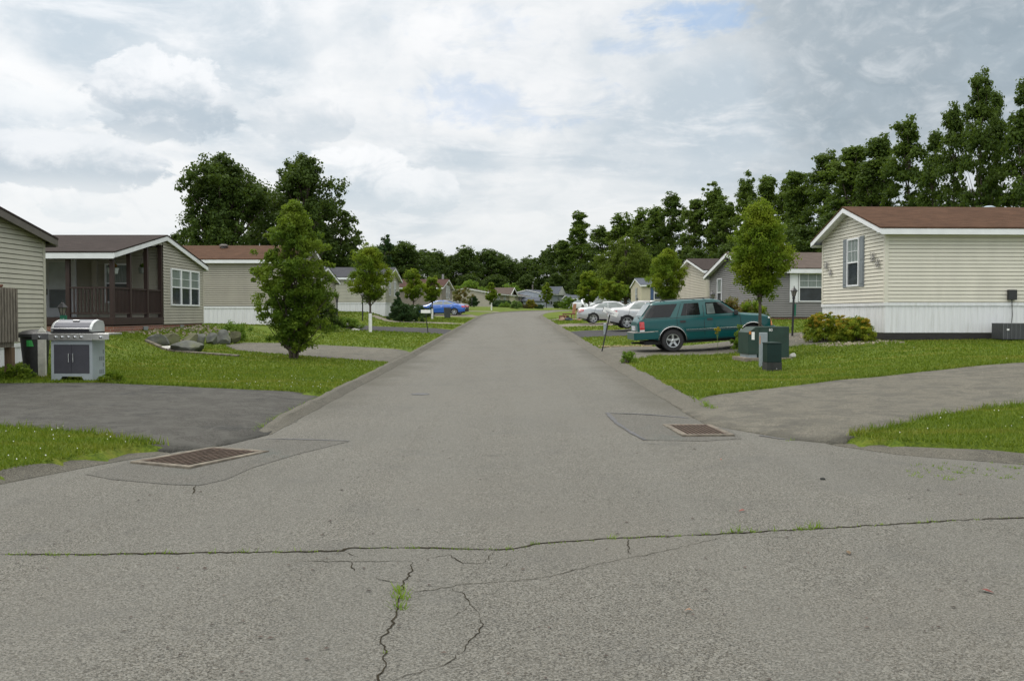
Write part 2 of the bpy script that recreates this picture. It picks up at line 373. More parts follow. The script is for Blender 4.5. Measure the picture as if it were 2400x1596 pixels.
L_olive = leafmat('leaf_olive', (.045, .072, .010), (.085, .115, .014), (.105, .135, .016), .3)
L_thuja = leafmat('leaf_thuja', (.014, .038, .012), (.028, .06, .018), (.035, .07, .02), .1)
L_spirea = leafmat('leaf_spirea', (.09, .15, .012), (.17, .22, .02), (.28, .27, .02), .35, 3.)
L_gold = leafmat('leaf_gold', (.30, .24, .02), (.38, .22, .03), (.30, .27, .02), .35, 3.)
L_rust = leafmat('leaf_rust', (.13, .06, .025), (.12, .10, .03), (.09, .11, .03), .3)
L_redbush = leafmat('leaf_redbush', (.07, .035, .03), (.05, .06, .02), (.08, .05, .03), .2)
M_bark = mat('bark', (.075, .058, .045), .95, .35, 9, bump=.8)
M_flower = mat('flower_white', (.75, .75, .70), .7, .1, 10)
def grassmat():
    m = bpy.data.materials.new('lawn_ground'); m.use_nodes = True; t = NT(m.node_tree); b = m.node_tree.nodes['Principled BSDF']
    g = t.n('ShaderNodeNewGeometry').outputs['Position']
    f = t.noise(g, 26, 5, .8); p = t.noise(g, .42, 6, .62, .5)
    c = t.mix(t.ss(f, .32, .68), (.042, .075, .006), (.125, .170, .014))
    mp = t.n('ShaderNodeMapping'); m.node_tree.links.new(g, mp.inputs[0]); mp.inputs['Scale'].default_value = (.12, 1.1, 1)
    c = t.mix(t.ss(t.noise(mp.outputs[0], 2.2, 5, .6), .5, .7, 0., .65), c, (.20, .19, .035))
    c = t.mix(t.ss(p, .5, .72, 0., .45), c, (.045, .085, .010))
    c = t.mix(t.ss(t.noise(g, 1.1, 5, .7), .66, .76, 0., .5), c, (.17, .14, .07))
    t.put(b, 'Base Color', c); b.inputs['Roughness'].default_value = .9; b.inputs['Specular IOR Level'].default_value = .15
    bp = t.n('ShaderNodeBump'); bp.inputs['Strength'].default_value = .8; bp.inputs['Distance'].default_value = .04
    t.put(bp, 'Height', t.noise(g, 14, 6, .8)); m.node_tree.links.new(bp.outputs[0], b.inputs['Normal']); return m
M_lawn = grassmat()
def blademat():
    m = bpy.data.materials.new('grass_blade'); m.use_nodes = True; t = NT(m.node_tree); b = m.node_tree.nodes['Principled BSDF']; nd = m.node_tree.nodes
    ge = t.n('ShaderNodeNewGeometry'); g = ge.outputs['Position']
    c = t.mix(ge.outputs['Random Per Island'], (.070, .122, .007), (.165, .222, .014))
    mp = t.n('ShaderNodeMapping'); m.node_tree.links.new(g, mp.inputs[0]); mp.inputs['Scale'].default_value = (.12, 1.1, 1)
    c = t.mix(t.ss(t.noise(mp.outputs[0], 2.2, 5, .6), .5, .7, 0., .65), c, (.24, .22, .035))
    c = t.mix(t.ss(t.noise(g, .42, 6, .62, .5), .5, .72, 0., .45), c, (.075, .14, .010))
    t.put(b, 'Base Color', c); b.inputs['Roughness'].default_value = .55; b.inputs['Specular IOR Level'].default_value = .25
    tr = t.n('ShaderNodeBsdfTranslucent'); t.put(tr, 'Color', c); mx = t.n('ShaderNodeMixShader'); mx.inputs[0].default_value = .3
    m.node_tree.links.new(b.outputs[0], mx.inputs[1]); m.node_tree.links.new(tr.outputs[0], mx.inputs[2]); m.node_tree.links.new(mx.outputs[0], nd['Material Output'].inputs[0]); return m
M_blade = blademat()
# ================================================================== SETTING
def frange(a, b, s):
    r = []
    while a < b-1e-6: r.append(a); a += s
    return r
def build_ground():
    Ys = frange(-30, 4, 4)+frange(4, 24, .22)+frange(24, 40, .5)+frange(40, 80, 1.)+frange(80, 160, 2.5)+frange(160, 420, 20)+[420, 700, 1200]
    # columns measured from the street edges
    off = [0, .1, .21, .28, .30, .37]+frange(.5, 3, .25)+frange(3, 12, .3)+frange(12, 20, 1)+frange(20, 80, 6)+[80, 120, 250, 600]
    me = MB(); cols = [-o for o in off[::-1]]
    V = []; n = 0
    for Y in Ys:
        c, h = cx(min(Y, 420)), hwid(min(Y, 420)); row = [c-h-o for o in off[::-1]]+[c]+[c+h+o for o in off]
        n = len(row)
        for x in row: V.append((x, Y, Gd(x, Y)))
    V = np.array(V); F = []
    for i in range(len(Ys)-1):
        for j in range(n-1): F.append((i*n+j, i*n+j+1, (i+1)*n+j+1, (i+1)*n+j))
    m = fast_mesh('ground', V, np.array(F), M_lawn); m.polygons.foreach_set('use_smooth', [True]*len(m.polygons))
    tag(mesh_obj('ground', m), kind='structure')
build_ground()
def build_road():
    b = MB()
    Ys = frange(13, 150, 1.)+frange(150, 330, 10)
    pv = None
    for Y in Ys:
        c, h = cx(Y), hwid(Y)
        row = [(c+h*t, Y, zr(Y)-.0*abs(t)**3) for t in (-1, -.6, -.2, .2, .6, 1)]
        if pv:
            for i in range(5): b.quad(pv[i], pv[i+1], row[i+1], row[i])
        pv = row
    # the crossing in the foreground
    xs = sorted(set([-60, -30, -15, -9, -7.5, -6]+frange(-6, 7.01, .25)+[p[0] for p in YB]+[9, 12, 20, 40]))
    YE = lambda x: interp(x, YB)+(.45 if -3.75 < x < -3.02 or 2.62 < x < 3.75 else 0)
    ys = lambda t: [-20, -8, 0, 4, 5.5]+[5.5+(t-5.5)*k/8 for k in range(1, 9)]
    def zz(x, Y): return zr(max(Y, -5)) if not(Y > 9 and -3.1 < x < 2.7) else zr(Y)
    for x0, x1 in zip(xs, xs[1:]):
        a, c = ys(YE(x0)), ys(YE(x1))
        for i in range(len(a)-1):
            b.quad((x0, a[i], zz(x0, a[i])), (x1, c[i], zz(x1, c[i])), (x1, c[i+1], zz(x1, c[i+1])), (x0, a[i+1], zz(x0, a[i+1])))
    o = b.build('road', M_road); tag(o, kind='structure')
    o.data.polygons.foreach_set('use_smooth', [True]*len(o.data.polygons))
build_road()
def kerb(name, pts, w, h, side, flare=None):
    h -= .02
    """rolled asphalt kerb: pts are (x, y) along the road edge; side = +1 raises to the right of travel"""
    rnd = random.Random(5); b = MB(); pv = None
    P = []
    for (a, c) in zip(pts, pts[1:]):
        L = math.hypot(c[0]-a[0], c[1]-a[1]); n = max(1, int(L/.35))
        for k in range(n): P.append((a[0]+(c[0]-a[0])*k/n, a[1]+(c[1]-a[1])*k/n))
    P.append(pts[-1])
    for i, p in enumerate(P):
        a = P[max(0, i-1)]; c = P[min(len(P)-1, i+1)]; dx, dy = c[0]-a[0], c[1]-a[1]; L = math.hypot(dx, dy); nx, ny = dy/L*side, -dx/L*side
        j = rnd.uniform(-.02, .02) if p[1] < 60 else 0; hh = h*(1+rnd.uniform(-.12, .12))
        e = min(1, i/4, (len(P)-1-i)/4); hh = .012+(hh-.012)*e
        row = []
        for (o_, z_) in ((-.03, -.05), (0+j, .006), (w*.35+j, hh*.45), (w*.75, hh*.93), (w*1.0, hh), (w*1.35, hh*.97), (w*1.45, -.05)):
            x, y = p[0]+nx*o_, p[1]+ny*o_; row.append((x, y, zr(y)+z_))
        if pv:
            for k in range(len(row)-1): b.quad(pv[k], pv[k+1], row[k+1], row[k])
        pv = row
    o = b.build(name, M_kerb, smooth=True); tag(o, kind='structure'); return o
Yk = frange(13.2, 90, 4)+frange(90, 150, 3)+frange(150, 300, 12)
kerb('kerb', [(-3.03, 11.8)]+[(cx(Y)-hwid(Y), Y) for Y in Yk], .16, .115, -1)
kerb('kerb', [(2.66, 14.2)]+[(cx(Y)+hwid(Y), Y) for Y in Yk if Y > 15], .30, .12, 1)
kerb('kerb', [(-9, 6.0), (-6, 7.0), (-4.75, 8.35), (-4.4, 9.2), (-4.1, 9.85), (-3.75, 10.3)], .2, .11, -1)
kerb('kerb', [(3.75, 10.95), (4.2, 10.25), (5.3, 9.55), (7, 9.2), (12, 9.1), (25, 9.0)], .26, .10, -1)
def sheet(name, P, m, hf, dz, step=.4):
    """a sheet draped on the land inside polygon P"""
    bm = bmesh.new(); vs = [bm.verts.new((x, y, 0)) for x, y in P]; bm.faces.new(vs)
    x0, x1 = min(p[0] for p in P), max(p[0] for p in P); y0, y1 = min(p[1] for p in P), max(p[1] for p in P)
    for x in frange(x0+step, x1, step):
        bmesh.ops.bisect_plane(bm, geom=bm.verts[:]+bm.edges[:]+bm.faces[:], plane_co=(x, 0, 0), plane_no=(1, 0, 0))
    for y in frange(y0+step, y1, step):
        bmesh.ops.bisect_plane(bm, geom=bm.verts[:]+bm.edges[:]+bm.faces[:], plane_co=(0, y, 0), plane_no=(0, 1, 0))
    bmesh.ops.triangulate(bm, faces=bm.faces[:])
    for v in bm.verts: v.co.z = hf(v.co.x, v.co.y)+dz
    bm.normal_update()
    for f in bm.faces:
        f.smooth = True
        if f.normal.z < 0: f.normal_flip()
    if 'drive' in name:
        ed = [e for e in bm.edges if len(e.link_faces) == 1]; r_ = bmesh.ops.extrude_edge_only(bm, edges=ed)
        for v in r_['geom']:
            if isinstance(v, bmesh.types.BMVert): v.co.z -= .05
    me = bpy.data.meshes.new(name); bm.to_mesh(me); bm.free(); me.materials.append(m)
    return tag(mesh_obj(name, me), kind='structure')
for k, m in (('left_near', M_drive_dark), ('left_two', M_drive_grey), ('left_three', M_drive_new), ('left_four', M_drive_pale), ('left_five', M_drive_pale), ('left_six', M_drive_pale),
             ('right_near', M_drive_grey), ('right_two', M_drive_grey), ('right_three', M_drive_new), ('right_four', M_drive_pale), ('right_five', M_drive_pale)):
    rr = random.Random(k); P = []; Q = DRV[k]
    for a, c in zip(Q, Q[1:]+Q[:1]):
        n = max(1, int(math.hypot(c[0]-a[0], c[1]-a[1])/.35)) if Q[0][1] < 40 else 1
        for i in range(n):
            t = i/n; jt = rr.uniform(-.05, .05) if 0 < i else 0
            P.append((a[0]+(c[0]-a[0])*t+jt*.4, a[1]+(c[1]-a[1])*t+jt))
    sheet('driveway', P, m, lambda x, y: G(x, y, True) if slopes(x, y)[1] > 0 and (y > 16 or y > interp(x, YB)) else zr(y)+.008, .004, .5 if Q[0][1] < 35 else 1.)
# asphalt patches round the drains, tar seams, cracks
zroad = lambda x, y: zr(y)
def wig(pts, seed, amp, step):
    r = random.Random(seed); out = []
    for a, c in zip(pts, pts[1:]):
        L = math.hypot(c[0]-a[0], c[1]-a[1]); n = max(1, int(L/step)); nx, ny = -(c[1]-a[1])/L, (c[0]-a[0])/L
        for k in range(n):
            j = r.uniform(-amp, amp) if k else r.uniform(-amp, amp)*.4; out.append((a[0]+(c[0]-a[0])*k/n+nx*j, a[1]+(c[1]-a[1])*k/n+ny*j))
    out.append(pts[-1]); return out
def strip(name, pix, w, m, dz=.008, seed=1, amp=.012, step=.06, taper=True, obj=True, mb=None):
    pts = wig([onroad(*p) for p in pix], seed, amp, step); r = random.Random(seed+50); b = mb or MB(); pv = None; n = len(pts); ww = w
    for i, p in enumerate(pts):
        a = pts[max(0, i-1)]; c = pts[min(n-1, i+1)]; dx, dy = c[0]-a[0], c[1]-a[1]; L = math.hypot(dx, dy)+1e-9; nx, ny = -dy/L, dx/L
        ww = .55*ww+.45*w*r.uniform(.1, 2.1); k = ww/2*(min(1, i/4+.1, (n-1-i)/4+.1) if taper else 1)
        row = [(p[0]+nx*k, p[1]+ny*k, zroad(*p)+dz), (p[0]-nx*k, p[1]-ny*k, zroad(*p)+dz)]
        if pv: b.quad(pv[0], pv[1], row[1], row[0])
        pv = row
    if mb: return
    return tag(b.build(name, m), kind='structure')
Lp = [onroad(*p) for p in ((600, 1029), (700, 1030), (822, 1034), (700, 1064), (590, 1097), (530, 1124), (468, 1138), (400, 1136), (262, 1124), (200, 1112), (310, 1080), (505, 1042))]
sheet('road_patch', Lp, M_patch, zroad, .004, .3)
Rp = [onroad(*p) for p in ((1423, 969), (1530, 974), (1615, 981), (1680, 985), (1740, 1028), (1650, 1034), (1520, 1032), (1450, 1000))]
sheet('road_patch', Rp, M_patch, zroad, .004, .3)
b = MB()
for i, (p, w) in enumerate((([(625, 1029), (700, 1030), (818, 1034)], .045), ([(1423, 968), (1520, 972), (1612, 980)], .05), ([(1423, 968), (1445, 992), (1480, 1014), (1512, 1032)], .05), ([(1484, 1038), (1550, 1042)], .02), ([(1780, 1021), (1830, 1029), (1940, 1035)], .03))):
    strip('s', p, w, M_tar, .008, 70+i, .006, .1, False, mb=b)
tag(b.build('tar_seam', M_tar), kind='structure')
CR = [([(0, 1299), (200, 1300), (400, 1297), (600, 1294), (700, 1293), (801, 1291), (825, 1284), (967, 1284), (1175, 1288), (1205, 1286), (1249, 1276), (1400, 1264), (1654, 1253), (1930, 1238), (2248, 1219), (2400, 1213), (2600, 1205)], .019),
 ([(963, 1315), (966, 1339), (946, 1365), (937, 1398), (931, 1440), (918, 1466), (902, 1487), (890, 1506), (905, 1526), (897, 1546), (903, 1561), (887, 1591), (876, 1625)], .0070),
 ([(1047, 1377), (1083, 1389), (1110, 1425), (1135, 1463), (1116, 1487), (1086, 1526), (1041, 1558), (967, 1579), (914, 1597), (850, 1620)], .0042),
 ([(946, 1391), (1047, 1377), (1086, 1370), (1205, 1362), (1294, 1351), (1400, 1322), (1520, 1300), (1700, 1258)], .0045),
 ([(804, 1291), (842, 1306)], .006), ([(700, 1316), (800, 1316), (963, 1315)], .006), ([(822, 1318), (832, 1340)], .008), ([(863, 1350), (900, 1360), (943, 1367)], .006),
 ([(1000, 1310), (1050, 1300), (1085, 1320), (1170, 1320)], .006), ([(1130, 1322), (1160, 1292)], .004), ([(1170, 1335), (1200, 1316)], .006), ([(1470, 1262), (1476, 1300)], .007),
 ([(458, 1138), (452, 1160)], .010), ([(2130, 1236), (2160, 1244)], .006), ([(1060, 1450), (1100, 1420)], .004)]
b = MB()
for i, (p, w) in enumerate(CR): strip('c', p, w, M_crack, .0035, i, .012 if i else .016, .03 if i else .045, mb=b)
tag(b.build('road_crack', M_crack), kind='structure')
# manhole-like dark spot and drains
def drain(corners, label, bars_long, mats=(M_conc, M_rust)):
    P = [Vector((*onroad(*c), 0)) for c in corners]; c = sum(P, Vector())/4; ux = ((P[1]-P[0])+(P[2]-P[3]))/2; uy = ((P[3]-P[0])+(P[2]-P[1]))/2
    L, Wd = ux.length, uy.length; a = math.atan2(ux.y, ux.x); z = zr(c.y)
    t = thing('drain_grate', (c.x, c.y, z), a, label, 'drain grate', 'storm drains at the street corners')
    fw = .075
    f = MB(); h = .022
    f.bx(-L/2, L/2, -Wd/2, -Wd/2+fw, -.02, h); f.bx(-L/2, L/2, Wd/2-fw, Wd/2, -.02, h); f.bx(-L/2, -L/2+fw, -Wd/2+fw, Wd/2-fw, -.02, h); f.bx(L/2-fw, L/2, -Wd/2+fw, Wd/2-fw, -.02, h)
    f.build('frame', mats[0], t, bevel=.008)
    g = MB(); g.bx(-L/2+fw, L/2-fw, -Wd/2+fw, Wd/2-fw, .008, .010); g.build('pit_shade', M_crack, t)  # flat black plate, its colour standing in for the shaded hollow under the bars
    g = MB(); x0, x1, y0, y1 = -L/2+fw+.01, L/2-fw-.01, -Wd/2+fw+.01, Wd/2-fw-.01
    nb = 9 if L > 1.25 else 10
    if bars_long:
        for i in range(nb):
            y = y0+(y1-y0)*i/(nb-1); g.bx(x0, x1, y-.0075, y+.0075, .0125, .0165)
        for i in range(7 if L > 1.25 else 2):
            x = x0+(x1-x0)*i/(6 if L > 1.25 else 1); g.bx(x-.008, x+.008, y0, y1, .0127, .0162)
    else:
        for i in range(19):
            x = x0+(x1-x0)*i/18; g.bx(x-.013, x+.013, y0, y1, .012, .026)
        for y in (y0, (y0+y1)/2, y1): g.bx(x0, x1, y-.008, y+.008, .013, .027)
    g.build('grating', mats[1], t); return t
drain([(305, 1086), (505, 1047.5), (625.5, 1060), (443, 1100.5)], 'rusty storm drain with concrete frame beside the left grass corner', True)
drain([(1549, 994), (1601, 1021), (1722, 1026), (1670, 997.6)], 'rusty parallel bar storm drain in the dark asphalt patch on the right', True)
x, y = onroad(985, 924); b = MB(); b.lathe([(.17, 0), (.17, .006), (.16, .010)], 20); o = b.build('water_valve_cover', M_tar); o.location = (x, y, zr(y)-.001); tag(o, 'small dark round utility cover in the middle of the street', 'utility cover')
# ------------------------------------------------------------------ grass blades and flowers
def blades():
    rg = np.random.default_rng(3); N = 0; out = []
    def scatter(x0, x1, y0, y1, dens, h, w):
        n = int((x1-x0)*(y1-y0)*dens); X = rg.uniform(x0, x1, n); Y = rg.uniform(y0, y1, n); res = []
        for x, y in zip(X, Y):
            if abs(x) > .56*y+1.2: continue
            s, d = slopes(x, y)
            if d < (.24 if x < 0 else .33): continue
            if y < 16 and (y-interp(x, YB))*.75 < .28: continue
            ok = True
            for P in DRV.values():
                if inpoly(x, y, P): ok = False; break
            if ok: res.append((x, y, G(x, y), h, w))
        return res
    pts = scatter(-7.5, -3.0, 6, 12.5, 2200, .055, .007)+scatter(3.2, 9, 9, 15, 2200, .055, .007)
    pts += scatter(-12.5, -3.0, 15.5, 22, 900, .052, .011)+scatter(2.8, 13, 14.5, 22, 900, .052, .011)
    pts += scatter(-13, -3.0, 22, 30, 330, .055, .018)+scatter(2.8, 16, 22, 30, 330, .055, .018)
    pts += scatter(-14, -3.0, 30, 45, 90, .06, .032)+scatter(2.8, 16, 30, 45, 90, .06, .032)
    pts += scatter(-14, -3.0, 45, 80, 42, .065, .055)+scatter(2.8, 14, 45, 80, 42, .065, .055)
    A = np.array(pts); n = len(A)
    ang = rg.uniform(0, 2*np.pi, n); ln = rg.normal(0, .55, (n, 2)); hh = A[:, 3]*rg.uniform(.45, 1.35, n)
    V = np.zeros((n, 3, 3)); dx = np.cos(ang)*A[:, 4]; dy = np.sin(ang)*A[:, 4]
    V[:, 0] = np.c_[A[:, 0]-dx, A[:, 1]-dy, A[:, 2]-.006]; V[:, 1] = np.c_[A[:, 0]+dx, A[:, 1]+dy, A[:, 2]-.006]
    hh = hh*.78
    V[:, 2] = np.c_[A[:, 0]+ln[:, 0]*hh, A[:, 1]+ln[:, 1]*hh, A[:, 2]+hh]
    me = fast_mesh('grass', V.reshape(-1, 3), np.arange(3*n).reshape(-1, 3), M_blade); print('blades', n)
    tag(mesh_obj('grass', me), 'short green mown grass covering the lawns', 'grass', kind='stuff')
    # ragged tufts along edges of lawns
    r = random.Random(9); T_ = []
    def tuft(x, y, s, k=9):
        z = G(x, y)
        for _ in range(k): T_.append((x+r.gauss(0, s*.5), y+r.gauss(0, s*.5), z, r.uniform(.5, 1.3)*s, r.uniform(.004, .010)))
    for k in range(420):
        t = r.random()
        P = r.choice([[(-3.85, 10.35), (-4.33, 10.62), (-5.07, 11.2), (-6.3, 11.7), (-7.5, 11.9)], [(-8, 18.12), (-3.3, 16.5)], [(6.4, 18.6), (3.2, 15.9)], [(6.4, 18.6), (10.8, 19.9)], [(3.95, 10.95), (4.77, 11.7), (5.87, 12.8), (7.56, 13.9)], [(-9.2, 18.2), (-12, 18.4)], [(2.95, 25.2), (4.4, 27.7), (9, 28.2)]])
        i = r.randrange(len(P)-1); x = P[i][0]+(P[i+1][0]-P[i][0])*t; y = P[i][1]+(P[i+1][1]-P[i][1])*t
        tuft(x, y, .09)
    B_ = np.array(T_); n = len(B_); ang = rg.uniform(0, 2*np.pi, n); V = np.zeros((n, 3, 3)); dx = np.cos(ang)*B_[:, 4]; dy = np.sin(ang)*B_[:, 4]; ln = rg.normal(0, .5, (n, 2))
    V[:, 0] = np.c_[B_[:, 0]-dx, B_[:, 1]-dy, B_[:, 2]-.01]; V[:, 1] = np.c_[B_[:, 0]+dx, B_[:, 1]+dy, B_[:, 2]-.01]; V[:, 2] = np.c_[B_[:, 0]+ln[:, 0]*B_[:, 3], B_[:, 1]+ln[:, 1]*B_[:, 3], B_[:, 2]+B_[:, 3]]
    me = fast_mesh('grass_tufts', V.reshape(-1, 3), np.arange(3*n).reshape(-1, 3), M_blade); tag(mesh_obj('grass_tufts', me), 'ragged longer grass along the edges of the driveways', 'grass', kind='stuff')
    # clover heads
    b = MB()
    for k in range(230):
        q = r.random()
        if q < .45: x, y = r.uniform(-8.5, -3.3), r.uniform(8.3, 11.6)
        elif q < .7: x, y = r.gauss(-4.2, 1.6), r.gauss(18, 1.1)
        elif q < .85: x, y = r.uniform(4, 8), r.uniform(9.6, 13)
        else: x, y = r.uniform(3.4, 11), r.uniform(17, 24)
        s, d = slopes(x, y)
        if d < .25 or any(inpoly(x, y, P) for P in DRV.values()) or (y < 16 and y < interp(x, YB)+.25): continue
        z = G(x, y)+r.uniform(.045, .075); rr = r.uniform(.004, .008)
        b.lathe([(rr*.5, -rr*.7), (rr, 0), (rr*.6, rr*.8)], 6, (x, y, z))
    tag(b.build('clover_flowers', M_flower), 'tiny white clover heads scattered through the grass', 'flowers', kind='stuff')
    # weeds in cracks
    T_ = []
    def weed(px, py, s, k):
        x, y = onroad(px, py)
        for _ in range(k): T_.append((x+r.gauss(0, s*.5), y+r.gauss(0, s*.4), zr(y), r.uniform(.4, 1.2)*s, r.uniform(.003, .006)))
    for px, py, s, k in ((938, 1388, .05, 26), (934, 1402, .055, 30), (936, 1425, .05, 26), (939, 1378, .03, 8), (905, 1530, .02, 6), (1250, 1275, .03, 8), (1433, 1262, .045, 14), (1480, 1262, .03, 6), (1660, 1252, .04, 10), (1695, 1250, .04, 8), (1724, 1247, .06, 26), (1765, 1246, .04, 8), (1810, 1244, .04, 6), (1880, 1240, .05, 16), (1912, 1237, .06, 26), (575, 1294, .04, 10), (410, 1297, .03, 8), (385, 1297, .03, 6), (110, 1300, .03, 6)):
        weed(px, py, s, k)
    for k in range(200):
        t = r.random(); weed(10+2380*t, interp(10+2380*t, CR[0][0])+1, .018 if r.random() < .9 else .035, 3)
    for k in range(60): weed(r.uniform(2130, 2400), r.uniform(1085, 1125), .03, 6)
    for k in range(30): weed(r.uniform(1840, 2000), r.uniform(1020, 1034), .03, 5)
    for k in range(40):
        t = r.random(); x, y = -3.3-.05*r.random(), 12+5*t; T_ += [(x+r.gauss(0, .03), y+r.gauss(0, .05), G(x, y, True), r.uniform(.02, .07), .006) for _ in range(8)]
    for k in range(30):
        t = r.random(); x, y = 3.02+.1*r.random(), 14.3+1.6*t; T_ += [(x+r.gauss(0, .03), y+r.gauss(0, .05), G(x, y, True), r.uniform(.02, .08), .006) for _ in range(8)]
    B_ = np.array(T_); n = len(B_); ang = rg.uniform(0, 2*np.pi, n); V = np.zeros((n, 3, 3)); dx = np.cos(ang)*B_[:, 4]; dy = np.sin(ang)*B_[:, 4]; ln = rg.normal(0, .7, (n, 2))
    V[:, 0] = np.c_[B_[:, 0]-dx, B_[:, 1]-dy, B_[:, 2]-.01]; V[:, 1] = np.c_[B_[:, 0]+dx, B_[:, 1]+dy, B_[:, 2]-.01]; V[:, 2] = np.c_[B_[:, 0]+ln[:, 0]*B_[:, 3], B_[:, 1]+ln[:, 1]*B_[:, 3], B_[:, 2]+B_[:, 3]]
    me = fast_mesh('crack_weeds', V.reshape(-1, 3), np.arange(3*n).reshape(-1, 3), leafmat('weed_green', (.09, .17, .012), (.16, .24, .02))); tag(mesh_obj('crack_weeds', me), 'small weeds growing out of the pavement cracks and edges', 'weeds', kind='stuff')
blades()
# ================================================================== HOUSES
ZV = Vector((0, 0, 1))
EG = [.019]
def siding(mb, p0, d, out, L, z0, z1, course=.102, gable=None, clip=None, sa=0.):
    """lapped boards on a wall from p0 along d; gable=(width, rise) adds the triangle above z1; clip(z)->(lo,hi) limits a board"""
    z = z0; W_, rise = gable or (L, 0)
    top = z1+rise
    while z < top-.01:
        zt = min(z+course, top)
        def rng(h):
            lo, hi = sa, sa+L
            if h > z1 and gable:
                k = (h-z1)/rise*W_/2; lo = max(lo, k); hi = min(hi, W_-k)
            return lo, hi
        a0, b0 = rng(z); a1, b1 = rng(zt)
        if clip:
            c0, c1 = clip(z+.05); a0, a1 = max(a0, c0), max(a1, c0); b0, b1 = min(b0, c1), min(b1, c1)
        if not gable and z >= z1-.01: break
        if b0-a0 > .03:
            if b1 < a1: a1 = b1 = (a1+b1)/2
            P = lambda s, h, o: p0+d*(s-sa)+ZV*h+out*o; e = EG[0]
            mb.quad(P(a0, z+e, .022), P(b0, z+e, .022), P(b1, zt, .008), P(a1, zt, .008))
            mb.quad(P(a0, z+e, -.04), P(b0, z+e, -.04), P(b0, z+e, .022), P(a0, z+e, .022))
            mb.quad(P(a0, z, -.04), P(b0, z, -.04), P(b0, z+e, -.04), P(a0, z+e, -.04)); mb.quad(P(a0, z, -.04), P(b0, z, -.04), P(b0, z, .008), P(a0, z, .008))
        z = zt
def window(par, p, d, out, w, h, cols=1, mun=(3, 2), shutter=None, lowmun=False, curtain=True, name='window', rail=True, frame_m=None):
    """p = lower left corner on the wall plane"""
    f = MB(); Mx = Matrix((d, out, ZV)).transposed()
    def bxx(s0, s1, z0, z1, o0, o1, mb): mb.box(p+d*((s0+s1)/2)+ZV*((z0+z1)/2)+out*((o0+o1)/2), (s1-s0, o1-o0, z1-z0), M=Mx)
    fw = .055
    for i in range(cols):
        a = w*i/cols; b = w*(i+1)/cols
        bxx(a, a+fw, 0, h, .0, .062, f); bxx(b-fw, b, 0, h, .001, .062, f); bxx(a+fw, b-fw, 0, fw, .0, .062, f); bxx(a+fw, b-fw, h-fw, h, .0, .062, f)
        if rail: bxx(a+fw, b-fw, h*.5-.022, h*.5+.022, .0, .055, f)
        n, mm = mun
        for k in range(1, n):
            s = a+fw+(b-a-2*fw)*k/n; bxx(s-.006, s+.006, h*.5+.022, h-fw, .0, .036, f)
            if lowmun: bxx(s-.008, s+.008, fw, h*.5-.022, .0, .040, f)
        for k in range(1, mm):
            s = h*.5+(h*.5-fw)*k/mm; bxx(a+fw, b-fw, s-.008, s+.008, .0, .041, f)
            if lowmun: s = fw+(h*.5-fw)*k/mm; bxx(a+fw, b-fw, s-.008, s+.008, .0, .041, f)
    wo = f.build(name, frame_m or M_white, par)
    g = MB()
    for i in range(cols):
        a = w*i/cols; b = w*(i+1)/cols
        P = lambda s, z: p+d*s+ZV*z+out*.03
        g.quad(P(a+.02, .02), P(b-.02, .02), P(b-.02, h*.5), P(a+.02, h*.5), 0); g.quad(P(a+.02, h*.5), P(b-.02, h*.5), P(b-.02, h-.02), P(a+.02, h-.02), 1 if curtain else 0)
    g.build('pane', [M_glass, M_curtain], wo)
    if shutter:
        for s0 in (-.36, w+.03):
            s_ = MB(); bxx(s0, s0+.33, -.02, h+.02, 0, .038, s_)
            for z0, z1 in ((.07, h*.48), (h*.54, h-.07)):
                bxx(s0+.05, s0+.28, z0, z1, .038, .048, s_)
            s_.build('shutter', shutter, par)
    return wo
